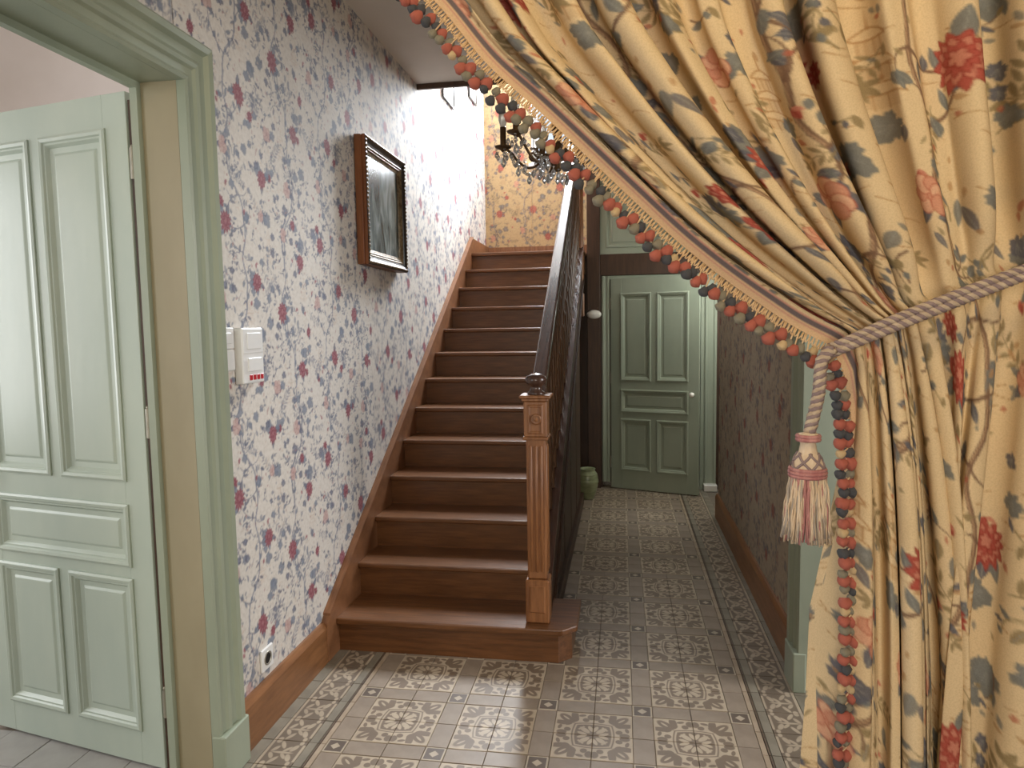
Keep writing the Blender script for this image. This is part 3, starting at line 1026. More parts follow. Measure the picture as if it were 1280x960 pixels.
L.new(tr.outputs[0], ms.inputs[1])
L.new(gl.outputs[0], ms.inputs[2])
L.new(ms.outputs[0], N['Material Output'].inputs[0])
M['glass'] = gm
for x0, x1 in ((WX0 + .045, (WX0 + WX1) / 2 - .022), ((WX0 + WX1) / 2 + .022, WX1 - .045)):
    MB().box((x0, BACK + .10, WZ0 + .045), (x1, BACK + .104, WZ1 - .045)).build('pane', 'glass', wn)
# ------------------------------------------------------------------ staircase
st = thing('staircase', 'reddish brown wooden staircase rising along the left wall', 'staircase', (-0.9, 3.05, 0))
st_inv = Matrix.Translation((0.9, -3.05, 0))


def sb(mb, name, m, parent=None, bevel=0.0):
    o = mb.build(name, m, parent or st, bevel=bevel)
    if parent is None:
        o.matrix_parent_inverse = st_inv
    return o


SX0, SX1 = XL + .03, -0.42        # clear width between the strings
slope = RISE / TREAD
nz = lambda Y: RISE + (Y - STEP0) * slope          # nosing line
# bottom step with its clipped right corner
pl = [(SX0, 3.028), (-.275, 3.028), (-.208, 3.092), (-.208, 3.40), (SX0, 3.40)]
sb(MB().prism(pl, 2, RISE - .030, RISE), 'tread', 'stair', bevel=.006)
pl = [(SX0, 3.060), (-.295, 3.060), (-.236, 3.115), (-.236, 3.40), (SX0, 3.40)]
sb(MB().prism(pl, 2, 0, RISE - .030), 'riser', 'stair')
tr0 = MB()
tr0.box((SX0, 0, -.028), (SX1, TREAD + .05, 0), 0)
ri0 = MB()
ri0.box((SX0, 0, 0), (SX1, .02, RISE - .028))
tread = riser = None
for i in range(1, 12):
    y, z = STEP0 + i * TREAD, RISE * (i + 1)
    if tread is None:
        tread = sb(tr0, 'tread', 'stair', bevel=.008)
        riser = sb(ri0, 'riser', 'stair')
        tread.location, riser.location = (0, y, z), (0, y + .030, z - RISE)
    else:
        for src, l in ((tread, (0, y, z)), (riser, (0, y + .030, z - RISE))):
            c = link_copy(src, st, l)
            c.matrix_parent_inverse = st_inv
c = link_copy(riser, st, (0, LAND_Y + .030, LAND_Z - RISE))
c.matrix_parent_inverse = st_inv
b = MB()
b.box((XL, LAND_Y, LAND_Z - .03), (-.33, BACK, LAND_Z)).box((XL, LAND_Y + .05, LAND_Z - .2), (-.345, BACK, LAND_Z - .03))
sb(b, 'landing', 'stair', bevel=.006)
# wall string with the raised end at the floor and the level run on the landing
ws = [(2.93, 0), (2.93, .19), (2.955, .215)]
y1 = 6.315
ws += [(y1, 2.352), (BACK - .002, 2.352), (BACK - .002, 2.0), (6.3, 1.95), (3.25, 0)]
sb(MB().prism(ws, 0, XL + .001, XL + .032), 'wall_string', 'string', bevel=.004)
cap = MB()
cap.add([(XL + .001, 2.955, .215), (XL + .036, 2.955, .215), (XL + .036, y1, 2.352), (XL + .001, y1, 2.352), (XL + .001, 2.955, .227), (XL + .036, 2.955, .227), (XL + .036, y1, 2.364), (XL + .001, y1, 2.364)],
        [(0, 1, 2, 3), (4, 5, 6, 7), (0, 1, 5, 4), (1, 2, 6, 5), (2, 3, 7, 6), (3, 0, 4, 7)])
sb(cap, 'string_cap', 'string')
b = MB()
b.box((XL, BACK - .03, LAND_Z), (-.34, BACK - .002, 2.345))
sb(b, 'landing_skirting', 'string')
# outer string, its moulded lip, and the boarded side below
def along(y0, y1, dz0, dz1, x0, x1):
    q = [(y0, nz(y0) + dz0), (y1, nz(y1) + dz0), (y1, nz(y1) + dz1), (y0, nz(y0) + dz1)]
    return MB().prism(q, 0, x0, x1)
sb(along(3.19, 6.25, -.27, .035, -.42, -.350), 'outer_string', 'dark')
sb(along(3.19, 6.25, .035, .055, -.428, -.338), 'string_cap', 'rail')
sb(along(3.36, 6.25, -.275, -.235, -.352, -.335), 'string_moulding', 'dark')
n = 9
for k in range(n):                                       # upright boards of the spandrel
    ya, yb = 3.40 + k * .28, 3.40 + (k + 1) * .28 - .004
    q = [(ya, 0.0), (yb, 0.0), (yb, nz(yb) - .25), (ya, nz(ya) - .25)]
    sb(MB().prism(q, 0, -.385, -.362 + .003 * (k % 2)), 'spandrel_board', 'dark')
sb(MB().box((-.37, 3.40, 0), (-.335, 5.92, .10), .003), 'spandrel_plinth', 'dark')
# handrail
RZ = 1.035
rp = [(-.421, -.012), (-.421, -.040), (-.408, -.055), (-.364, -.055), (-.351, -.040), (-.351, -.012), (-.360, 0.0), (-.412, 0.0)]
vs = []
for Y in (3.17, 6.22):
    vs += [(x_, Y, nz(Y) + RZ + dz) for x_, dz in rp]
k = len(rp)
sb(MB().add(vs, [(i, (i + 1) % k, (i + 1) % k + k, i + k) for i in range(k)] + [tuple(range(k)), tuple(range(k, 2 * k))]), 'handrail', 'rail', bevel=.004)
# balusters: turned, two to a step
HB = RZ - .055 - .055
pr = [(.016, 0), (.016, .10), (.011, .115), (.019, .13), (.012, .15), (.021, .22), (.0225, .27), (.017, .36), (.0115, .43), (.018, .445), (.018, .46), (.011, .475), (.014, .60), (.0105, .70), (.018, .715), (.011, .73), (.0155, .76), (.0155, HB)]
bal = None
Y = 3.335
while Y < 6.15:
    if bal is None:
        bal = sb(MB().lathe(pr, 10), 'baluster', 'baluster')
        bal.location = (-.386, Y, nz(Y) + .055)
    else:
        c = link_copy(bal, st, (-.386, Y, nz(Y) + .055))
        c.matrix_parent_inverse = st_inv
    Y += TREAD / 2.0


def newel(x, y, z0, z1, w, name='newel_post', fin=True):
    """square post: plinth block, fluted shaft, carved head block, capital and turned finial"""
    H = z1 - z0
    n_ = MB()
    hw = w / 2
    n_.box((x - hw - .006, y - hw - .006, z0), (x + hw + .006, y + hw + .006, z0 + .205), .006)
    n_.rings(x - hw + .012, x + hw - .012, z0 + .05, z0 + .18, [(0, 0), (.006, .005), (.012, .005)], y - hw - .006, -1)
    n_.box((x - hw + .004, y - hw + .004, z0 + .205), (x + hw - .004, y + hw - .004, z1 - .215), .008)
    n_.box((x - hw - .004, y - hw - .004, z1 - .220), (x + hw + .004, y + hw + .004, z1 - .055), .005)
    n_.box((x - hw - .010, y - hw - .010, z1 - .232), (x + hw + .010, y + hw + .010, z1 - .218), .003)
    o = sb(n_, name, 'stair_v')
    fl = MB()
    for fx in (-.024, 0, .024):                          # reeds on the front and the side
        fl.lathe([(.0, .0), (.009, .012), (.009, H - .50), (0, H - .49)], 8, (x + fx, y - hw + .006, z0 + .235))
        fl.lathe([(.0, .0), (.009, .012), (.009, H - .50), (0, H - .49)], 8, (x + hw - .006, y + fx, z0 + .235))
    fo = fl.build('reeding', 'stair_v', o)
    ro = MB()
    ro.rings(x - .036, x + .036, z1 - .205, z1 - .070, [(0, 0), (.005, .004), (.010, .004), (.014, .001)], y - hw - .004, -1)
    ro.lathe([(.026, 0), (.026, -.004), (.018, -.008), (.014, -.004), (.007, -.011), (0, -.012)], 14, (x + .004, y - hw - .005, z1 - .137), axis=1)
    ro.build('carved_rosette', 'stair_v', o)
    cp = MB()
    cp.box((x - hw - .012, y - hw - .012, z1 - .055), (x + hw + .012, y + hw + .012, z1 - .042), .003)
    cp.box((x - hw - .022, y - hw - .022, z1 - .042), (x + hw + .022, y + hw + .022, z1 - .028), .004)
    cp.build('capital', 'stair_v', o)
    if fin:
        f = MB()
        f.lathe([(.040, -.028), (.043, -.020), (.030, -.012), (.026, .004), (.028, .010), (.046, .022), (.052, .040), (.044, .056), (.022, .066), (0, .070)], 20, (x, y, z1))
        f.build('finial', 'rail', o)
    return o


newel(-.392, 3.142, RISE, 1.262, .098)
newel(-.386, 6.20, 1.62, 3.30, .088)
# ------------------------------------------------------------------ pictures
M['gilt'] = mat('dark gilt carved wood', (92, 74, 52), 0.4, (150, 132, 104), 40, metal=0.35, bump=.4, bscale=90)
M['frame_brown'] = mat('chestnut frame side', (110, 64, 34), 0.4, (134, 82, 46), 8, (6, 6, .6))
M['frame_dark'] = mat('black brown frame', (30, 24, 20), 0.35, (52, 42, 34), 30, bump=.3, bscale=80)
m, nt = new_mat('murky grey-blue landscape painting')
N, L = nt.nodes, nt.links
tc = N.new('ShaderNodeTexCoord')
mp = N.new('ShaderNodeMapping')
mp.inputs['Scale'].default_value = (1, 6.0, 2.4)
mp.inputs['Rotation'].default_value = (0.25, 0, 0)
L.new(tc.outputs['Object'], mp.inputs['Vector'])
n1 = N.new('ShaderNodeTexNoise')
n1.inputs['Scale'].default_value = 1.5
n1.inputs['Detail'].default_value = 7
n1.inputs['Distortion'].default_value = 1.1
L.new(mp.outputs[0], n1.inputs['Vector'])
rp = N.new('ShaderNodeValToRGB')
cr = rp.color_ramp
cr.elements[0].position, cr.elements[0].color = 0.33, lin((52, 62, 62))
cr.elements[1].position, cr.elements[1].color = 0.72, lin((184, 198, 200))
e_ = cr.elements.new(0.52)
e_.color = lin((110, 126, 128))
L.new(n1.outputs[0], rp.inputs[0])
L.new(rp.outputs[0], N['Principled BSDF'].inputs['Base Color'])
N['Principled BSDF'].inputs['Roughness'].default_value = 0.16
M['painting'] = m


def picture(name, label, y0, y1, z0, z1, wd, dep, art, big=True, group=None):
    """framed picture on the left wall, facing +X"""
    t = thing(name, label, 'picture', (XL, (y0 + y1) / 2, z0), group=group)
    inv = Matrix.Translation((-XL, -(y0 + y1) / 2, -z0))
    fx = XL + .006
    cmap = lambda a, b_, d: (fx + d, a, b_)
    path = [(y0, z0), (y1, z0), (y1, z1), (y0, z1)]
    def pb(mb, nm, mm):
        o = mb.build(nm, mm, t)
        o.matrix_parent_inverse = inv
    if big:
        pb(MB().sweep(path, [(0, 0), (0, dep * .55), (-.004, dep * .6), (0, dep * .72), (0, dep * .96)], cmap, True, -1), 'frame_side', 'frame_brown')
        pb(MB().sweep(path, [(0, dep * .96), (-.006, dep), (-.020, dep), (-.034, dep * .86), (-.046, dep * .80)], cmap, True, -1), 'frame_moulding', 'frame_dark')
        pb(MB().sweep(path, [(-.046, dep * .80), (-.052, dep * .84), (-.058, dep * .72), (-.064, dep * .76), (-.070, dep * .62), (-wd, dep * .55)], cmap, True, -1), 'inner_slip', 'gilt')
        bd = MB()
        k = 0
        for (ya, za), (yb, zb) in zip(path, path[1:] + path[:1]):   # carved beads on the front edge
            n = int(math.hypot(yb - ya, zb - za) / .022)
            for i in range(n):
                f = (i + .5) / n
                y_, z_ = ya + (yb - ya) * f, za + (zb - za) * f
                cy, cz = (y0 + y1) / 2, (z0 + z1) / 2
                y_ += .013 * (1 if y_ < cy else -1) * (abs(ya - yb) < 1e-6)
                z_ += .013 * (1 if z_ < cz else -1) * (abs(za - zb) < 1e-6)
                bd.lathe([(.008, 0), (.007, .004), (0, .008)], 6, (fx + dep - .001, y_, z_), axis=0)
        pb(bd, 'carved_beading', 'gilt')
    else:
        pb(MB().sweep(path, [(0, 0), (0, dep), (-wd, dep), (-wd, dep * .5)], cmap, True, -1), 'frame', 'frame_dark')
        pb(MB().box((fx + dep * .3, y0 + wd, z0 + wd), (fx + dep * .46, y1 - wd, z1 - wd)), 'mat_board', 'white')
        wd = wd + .05
    pb(MB().box((fx + dep * .2, y0 + wd - .002, z0 + wd - .002), (fx + dep * .52, y1 - wd + .002, z1 - wd + .002)), 'canvas', art)
    return t


picture('framed_painting', 'framed murky grey-blue painting in carved dark frame on left wall', 3.53, 4.20, 1.885, 2.555, .085, .062, 'painting')
M['print1'] = mat('pale print', (178, 188, 196), 0.3, (206, 212, 216), 9)
picture('framed_print', 'thin dark framed print on stairwell wall, nearer of two, below ceiling edge', 5.40, 5.76, 3.33, 3.85, .012, .016, 'print1', False, 'small prints high on the stairwell wall')
picture('framed_print', 'thin dark framed print on stairwell wall, farther of two, near the corner', 6.36, 6.66, 3.63, 4.12, .014, .016, 'print1', False, 'small prints high on the stairwell wall')

# ------------------------------------------------------------------ wall fittings
t = thing('control_panel', 'white wall control box with four red squares on floral wallpaper', 'control box', (XL, 2.425, 1.355))
inv = Matrix.Translation((-XL, -2.425, -1.355))
def wp(mb, nm, mm, t=None):
    o = mb.build(nm, mm, t)
    o.matrix_parent_inverse = inv
    return o
y0, y1, z0, z1 = 2.312, 2.460, 1.352, 1.556
wp(MB().box((XL, y0, z0), (XL + .034, y1, z1), .004), 'housing', 'white', t)
wp(MB().box((XL + .030, y0 + .004, 1.463), (XL + .036, y1 - .004, z1 - .003), .002), 'upper_cover', 'white', t)
wp(MB().box((XL + .030, y0 + .030, 1.478), (XL + .0385, y1 - .022, 1.538), .002), 'upper_plate', 'white', t)
wp(MB().box((XL + .030, y0 + .034, 1.396), (XL + .0385, y1 - .022, 1.446), .002), 'lower_plate', 'white', t)
for k in range(4):
    ya = y0 + .042 + k * .026
    wp(MB().box((XL + .030, ya, 1.364), (XL + .0365, ya + .018, 1.384), .001), 'red_square', 'red', t)
t = thing('light_switch', 'narrow white light switch tucked against the green casing', 'switch', (XL, 2.265, 1.40))
inv = Matrix.Translation((-XL, -2.265, -1.40))
wp(MB().box((XL, 2.215, 1.405), (XL + .012, 2.300, 1.480), .003), 'lower_plate', 'white', t)
wp(MB().box((XL, 2.215, 1.482), (XL + .012, 2.300, 1.558), .003), 'upper_plate', 'white', t)
wp(MB().box((XL + .010, 2.240, 1.500), (XL + .017, 2.276, 1.540), .002), 'rocker', 'white', t)
t = thing('wall_socket', 'small white power socket just above the left baseboard', 'socket', (XL, 2.44, .24))
inv = Matrix.Translation((-XL, -2.44, -.24))
wp(MB().box((XL, 2.385, .225), (XL + .011, 2.472, .312), .003), 'cover_plate', 'white', t)
wp(MB().lathe([(.027, .0095), (.027, .0135), (.022, .0135), (.021, .003), (.0, .003)], 20, (XL, 2.4285, .2685), axis=0), 'socket_ring', 'steel', t)
wp(MB().lathe([(.021, .0112), (0, .0114)], 16, (XL, 2.4285, .2685), axis=0), 'socket_recess', 'black', t)

# plaque and pot at the corridor end
pq = at(733, 395, EY - .05)
t = thing('oval_plaque', 'small white oval porcelain plaque on dark wood left of far door', 'plaque', (-.262, EY - .045, 1.64))
b = MB()
b.lathe([(0, -.026), (.045, -.022), (.064, -.012), (.068, -.004), (.064, 0)], 24, (0, 0, 0), axis=1)
o = b.build('plaque', 'porcelain', t)
o.scale = (1, 1, .62)
for sx in (-.03, .03):
    MB().tube([(sx, -.008, .032), (sx * 1.1, -.018, .052), (sx * 1.1, -.012, .062)], .003, 6).build('hook', 'bronze', t)
M['glaze'] = mat('green celadon glaze', (118, 128, 92), 0.3, (152, 158, 122), 9, (1, 1, 2.5), sharp=(.3, .6))
t = thing('ceramic_pot', 'pale green glazed ceramic jar on floor beside far door', 'pot', (-.312, 6.12, 0))
MB().lathe([(0, 0), (.058, 0), (.062, .008), (.075, .05), (.090, .11), (.095, .16), (.090, .205), (.078, .235), (.066, .25), (.066, .262), (.072, .268), (.068, .272), (.056, .262), (.054, .25), (.07, .2), (.07, .1), (0, .03)], 28).build('body', 'glaze', t)
MB().lathe([(.0945, .140), (.098, .148), (.097, .168), (.0935, .176)], 28).lathe([(.0865, .212), (.089, .218), (.0835, .228)], 28).build('raised_band', 'glaze', t)

# ------------------------------------------------------------------ chandelier
M['crystal'] = mat('cut crystal', (236, 238, 240), 0.06, (246, 246, 246), 20)
M['crystal'].node_tree.nodes['Principled BSDF'].inputs['Transmission Weight'].default_value = 0.8
M['bulb'] = mat('unlit candle bulb', (232, 230, 224), 0.12)
M['bulb'].node_tree.nodes['Principled BSDF'].inputs['Transmission Weight'].default_value = 0.4
CY = 2.80
c0 = at(697, 178, CY)
cx_, cz_ = c0[0], 2.235
ch = thing('chandelier', 'dark bronze candle chandelier with crystal drops hanging before the stairwell', 'chandelier', (cx_, CY, cz_))
b = MB()
b.lathe([(0, -.085), (.012, -.08), (.02, -.06), (.012, -.045), (.035, -.03), (.042, -.005), (.030, .015), (.014, .03), (.018, .06), (.028, .09), (.020, .13), (.010, .16), (.014, .25), (.024, .28), (.012, .31), (.006, .34)], 18)
b.build('stem', 'bronze', ch)
b = MB()
L0 = 3.2 - cz_ - .34
nl = int(L0 / .03)
for i in range(nl + 1):
    pts = []
    for k in range(13):
        a = 2 * math.pi * k / 12
        u_, w_ = .009 * math.cos(a), .019 * math.sin(a)
        pts.append((u_ if i % 2 else 0, 0 if i % 2 else u_, .355 + i * .03 + w_))
    b.tube(pts, .0025, 5)
b.build('chain', 'bronze', ch)
MB().lathe([(.0, 3.2 - cz_), (.05, 3.2 - cz_), (.055, 3.19 - cz_), (.035, 3.165 - cz_), (.008, 3.15 - cz_)], 20).build('ceiling_rose', 'bronze', ch)


def drop(mb, x, y, z, s_, n=6):
    """faceted pendant under a small bead"""
    mb.lathe([(0, s_ * .9), (s_ * .28, s_ * .75), (0, s_ * .55)], 6, (x, y, z), smooth=False)
    mb.lathe([(0, s_ * .5), (s_ * .32, 0), (s_ * .42, -s_ * .35), (s_ * .22, -s_ * .8), (0, -s_)], n, (x, y, z), smooth=False)


R_ = .225
NA = 6
for k in range(NA):
    a = math.radians(172 + k * 60)
    ca, sa = math.cos(a), math.sin(a)
    P = lambda r, z: (r * ca, r * sa, z)
    ar = MB()
    pts = [P(.03, .005)] + [P(.03 + (R_ - .03) * t_, .005 - .065 * math.sin(math.pi * min(1, t_ * 1.15) ** 1.0) + .02 * t_ ** 3) for t_ in np.linspace(.1, 1, 11)]
    ar.tube(pts, .0055, 8)
    sc = [P(.10 + .030 * (1 - t_ * .8) * math.cos(2.6 * math.pi * t_ + 1.2), -.012 + .030 * (1 - t_ * .8) * math.sin(2.6 * math.pi * t_ + 1.2)) for t_ in np.linspace(0, 1, 18)]
    ar.tube(sc, .0048, 7)
    arm = ar.build('arm', 'bronze', ch)
    e = P(R_, .025)
    MB().lathe([(.006, -.012), (.012, -.004), (.032, .004), (.036, .010), (.026, .010), (.010, .012)], 18, e).build('drip_pan', 'bronze', arm)
    MB().lathe([(.0125, .010), (.0125, .085), (.008, .086)], 12, e).build('candle_sleeve', 'bronze', arm)
    MB().lathe([(.008, .085), (.012, .092), (.0185, .115), (.017, .135), (.009, .158), (.003, .172), (0, .175)], 14, e).build('bulb', 'bulb', arm)
    dp = MB()
    for j in range(5):
        aa = 2 * math.pi * j / 5 + k
        drop(dp, e[0] + .031 * math.cos(aa), e[1] + .031 * math.sin(aa), e[2] - .022, .020)
    drop(dp, e[0], e[1], e[2] - .045, .030, 8)
    dp.build('crystal_drops', 'crystal', arm)['kind'] = 'stuff'
for k in range(NA):                                        # bead garlands between the arms and drops round the bowl
    a0, a1 = math.radians(172 + k * 60), math.radians(232 + k * 60)
    g_ = MB()
    for j in range(1, 16):
        t_ = j / 16
        x_ = (R_ - .03) * ((1 - t_) * math.cos(a0) + t_ * math.cos(a1))
        y_ = (R_ - .03) * ((1 - t_) * math.sin(a0) + t_ * math.sin(a1))
        z_ = .02 - .085 * math.sin(math.pi * t_)
        g_.lathe([(0, .0075), (.0065, .003), (.0065, -.003), (0, -.0075)], 6, (x_, y_, z_), smooth=False)
    xm, ym = .72 * (R_ - .03) * math.cos((a0 + a1) / 2), .72 * (R_ - .03) * math.sin((a0 + a1) / 2)
    drop(g_, xm * 1.15, ym * 1.15, -.082, .026, 8)
    am = (a0 + a1) / 2
    for aa, rr, zz in ((a0, .10, -.075), (am, .075, -.095), (a0 + .25, .13, -.06), (a0 - .25, .045, -.10)):
        drop(g_, rr * math.cos(aa), rr * math.sin(aa), zz, .024, 8)
    g_.build('crystal_garland', 'crystal', ch)['kind'] = 'stuff'
# ------------------------------------------------------------------ curtain
Y0 = 1.20
ROD_Z = 2.36
FW_ = 1.95                                                 # flat width of the cloth, m


def px2(pts):
    return np.array([at(x_, y_, Y0)[[0, 2]] for x_, y_ in pts])


edge_px = [(536, -8), (614, 83), (667, 130), (733, 192), (783, 239), (859, 308), (900, 340), (954, 378), (995, 405), (1040, 428)]
E_up = px2(edge_px)
E_up = np.concatenate([[[-.56, ROD_Z]], [[-.47, 2.235]], E_up])
low_px = [(1040, 428), (1056, 462), (1066, 520), (1070, 600), (1072, 700), (1072, 800), (1066, 900), (1060, 960)]
E_lo = px2(low_px)
E_lo = np.concatenate([E_lo, [[E_lo[-1][0] - .02, .45], [E_lo[-1][0] - .03, .015]]])


def resample(P, n=None, ts=None):
    d = np.concatenate([[0], np.cumsum(np.hypot(*np.diff(P, axis=0).T))])
    q = d / d[-1]
    # smooth through the points with a cubic-ish spline (Catmull-Rom on arc length)
    ts = np.linspace(0, 1, n) if ts is None else ts
    out = np.empty((len(ts), 2))
    m_ = np.gradient(P, q, axis=0)
    i = np.clip(np.searchsorted(q, ts, side='right') - 1, 0, len(P) - 2)
    h_ = (q[i + 1] - q[i])
    t_ = ((ts - q[i]) / h_)[:, None]
    h_ = h_[:, None]
    return (2 * t_ ** 3 - 3 * t_ ** 2 + 1) * P[i] + (t_ ** 3 - 2 * t_ ** 2 + t_) * h_ * m_[i] + (-2 * t_ ** 3 + 3 * t_ ** 2) * P[i + 1] + (t_ ** 3 - t_ ** 2) * h_ * m_[i + 1]


NC, NU, NV, NF = 720, 330, 270, 40
K0 = px2([(1040, 428)])[0]
u_f = np.linspace(0, FW_, NC)                              # fabric coordinate across
s = np.clip((u_f - .03) / (FW_ - .03), 0, 1)


def tie_x(s_):
    """photograph column of each thread where the cord gathers it"""
    return np.interp(s_, [0, .15, .60, .75, .88, 1.0], [1040, 1052, 1120, 1205, 1300, 1400])


def cord_y(x_):
    return np.interp(x_, [1030, 1110, 1200, 1290, 1400], [436, 408, 374, 341, 305])


kx = tie_x(s)
Kp = px2(list(zip(kx, cord_y(kx))))
Kp[:, 0] = np.minimum(Kp[:, 0], .735)
topx = np.interp(s, [0, 1], [-.56, .735])
tU = np.linspace(0, 1, NU)
Eu = resample(E_up, ts=tU)
P = np.zeros((NU + NV + NF, NC, 2))
# above the cord: each thread runs from the rod to its place in the bundle; the leading edge keeps its own sag
chord_e = (1 - tU)[:, None] * Eu[0] + tU[:, None] * Eu[-1]
sag_e = Eu - chord_e
for j in range(NC):
    Tj = np.array([topx[j], ROD_Z])
    ch_ = (1 - tU)[:, None] * Tj + tU[:, None] * Kp[j]
    wgt = (1 - s[j]) ** 1.6 * np.clip(1 - (topx[j] - topx[0]) / 1.45, 0, 1)
    hang = np.stack([-(Kp[j][0] - Tj[0]) * 0.30 * np.sin(np.pi * tU) * (s[j] * (1 - s[j]) * 2.2), np.zeros(NU)], -1)
    P[:NU, j] = ch_ + sag_e * wgt + hang
# below the cord
zlo = np.concatenate([np.linspace(0, .68, NV + 1)[1:], np.linspace(.68, 1.0, NF + 1)[1:]])
El = np.stack([np.interp(zlo * (E_lo[0][1] - E_lo[-1][1]), E_lo[0][1] - E_lo[:, 1], E_lo[:, 0]), E_lo[0][1] - zlo * (E_lo[0][1] - E_lo[-1][1])], -1)
botx = np.interp(s, [0, .10, .60, .75, .88, 1.0], [El[-1][0], El[-1][0] + .03, El[-1][0] + .20, .47, .61, .735])
for j in range(NC):
    sp = 1 - np.exp(-zlo * 3.2)
    xl_ = Kp[j][0] + (botx[j] - Kp[j][0]) * sp
    we = max(0.0, 1 - s[j] / .10)
    xl_ = xl_ * (1 - we) + El[:, 0] * we
    P[NU:, j, 0] = xl_
    P[NU:, j, 1] = Kp[j][1] + (.015 - Kp[j][1]) * zlo
# rigid border strip along the edge, so the braid keeps its width
tang = np.gradient(P[:, 0], axis=0)
tang /= np.linalg.norm(tang, axis=1)[:, None] + 1e-9
for _ in range(12):
    tang[1:-1] = (tang[:-2] + tang[1:-1] * 2 + tang[2:]) / 4
tang /= np.linalg.norm(tang, axis=1)[:, None]
nrm = np.stack([-tang[:, 1], tang[:, 0]], -1)               # up and right of the edge
off = np.minimum(u_f, .03)
P += nrm[:, None, :] * off[None, :, None]
# folds
row = np.arange(NU + NV + NF)
tall = np.concatenate([tU - 1, zlo])                        # -1 at the rod, 0 at the cord, 1 at the floor
N_F = 13.0
ph = s[None] * N_F * 2 * np.pi + .55 * np.sin(s[None] * 17 + 2.2 * tall[:, None]) + .35 * np.sin(s[None] * 41 + 1.7)
gath = np.exp(-(tall / .10) ** 2)[:, None]
amp = np.where(tall < 0, .058, .040)[:, None] * (1 - gath) + .022 * gath
amp = amp * (0.72 + .40 * np.sin(s * 23 + .6)[None] + .18 * np.sin(s * 57 + 2 + 1.5 * tall[:, None]))
amp = np.abs(amp) * np.clip(s / .05, 0, 1)[None] ** 1.3
Yd = -amp * np.cos(ph)
Yd += .014 * np.sin(s[None] * 13 + .8 + .8 * tall[:, None]) * (1 - .6 * gath)
Yd += .0035 * np.sin(ph * 2.3 + 5 * tall[:, None]) * (1 - gath)
lat = .35 * amp * np.sin(2 * ph) * .55                      # rounds the pleats
# bulk of the bundle: threads inside the gather overlap in depth
Yd += -.012 * gath * np.sin(np.pi * np.clip(s / .6, 0, 1))[None]
# leading edge turned back on itself below the cord
g_lo = np.clip((tall - .02) / .30, 0, 1)[:, None]
bump = np.exp(-((u_f - .10) / .048) ** 2)[None]
P[..., 0] -= .094 * bump * g_lo * (0.75 + .25 * np.clip(tall, 0, 1))[:, None]
Yd += .040 * bump * g_lo - .012 * g_lo * np.exp(-(u_f / .05) ** 2)[None]
XYZ = np.stack([P[..., 0] + lat, Y0 + Yd, P[..., 1]], -1)
# printed colours
dv = np.concatenate([np.zeros((1, NC)), np.cumsum(np.hypot(np.diff(P[..., 0], axis=0), np.diff(P[..., 1], axis=0)), 0)])
vv = dv + (2.0 - dv[NU - 1]) * np.clip(1 - s, .0, 1)[None] * .35
colr = sample(DES_CLOTH, np.broadcast_to(u_f[None], dv.shape) / 1.36 + .33, vv / 1.36 + .12)
for a, b_, c_ in ((.0, .0105, (216, 184, 146)), (.0105, .0135, (204, 156, 134)), (.0135, .0155, (216, 184, 146)), (.0155, .0235, (112, 100, 100)), (.0235, .0262, (206, 152, 132))):
    mk_ = (u_f >= a) & (u_f < b_)
    colr[:, mk_] = lin(c_)[:3]
cu = thing('curtain', 'floral printed cream curtain with tasselled fringe swept to the right', 'curtain', (.45, Y0, 0))
cinv = Matrix.Translation((-.45, -Y0, 0))
cl = grid_mesh('cloth_panel', [XYZ], [colr], M['cloth'], cu)
cl.matrix_parent_inverse = cinv


def ckid(mb, nm, mm, lab=None):
    o = mb.build(nm, mm, cu)
    o.matrix_parent_inverse = cinv
    if lab:
        o['label'] = lab
    return o


# fringe: looped cords and cut pompons along the leading edge
for nm, c_, c2 in (('coral', (188, 100, 86), (206, 124, 106)), ('stone', (142, 138, 122), (164, 158, 138)), ('slate', (74, 78, 86), (98, 100, 104)), ('cream', (222, 194, 146), (232, 208, 166))):
    M['pom_' + nm] = mat(nm + ' cotton tuft', c_, 0.95, c2, 160, bump=.6, bscale=500)
M['gimp'] = mat('cream looped braid', (214, 180, 136), 0.9, (230, 202, 162), 120, bump=.4, bscale=400)
rp_ = random.Random(11)
poms = {}
for nm in ('coral', 'stone', 'slate', 'cream'):
    bm = bmesh.new()
    bmesh.ops.create_icosphere(bm, subdivisions=2, radius=1)
    for v_ in bm.verts:
        n_ = 1 + .13 * math.sin(9 * v_.co.x + 3) * math.sin(8 * v_.co.y + 1) + rp_.uniform(-.05, .05)
        w_ = 1.0 - .32 * max(0, v_.co.z)                   # narrower toward the knot, blunt at the cut end
        v_.co = Vector((v_.co.x * n_ * w_, v_.co.y * n_ * w_, v_.co.z * n_ * (1.12 if v_.co.z > 0 else .80)))
    o = MB().bm(bm, True).build('pompon', 'pom_' + nm, cu)
    poms[nm] = [o, 0]
ex = XYZ[:, 0]
dl = np.concatenate([[0], np.cumsum(np.linalg.norm(np.diff(ex, axis=0), axis=1))])
cords = MB()


def place(nm, p, d, r):
    src, n_ = poms[nm]
    o = src if n_ == 0 else link_copy(src, cu)
    poms[nm][1] += 1
    o.matrix_parent_inverse = cinv
    o.location = p
    o.rotation_euler = (-Vector(d)).to_track_quat('Z', 'Y').to_euler()
    o.scale = (r * rp_.uniform(.92, 1.08), r * rp_.uniform(.92, 1.08), r * 1.05)


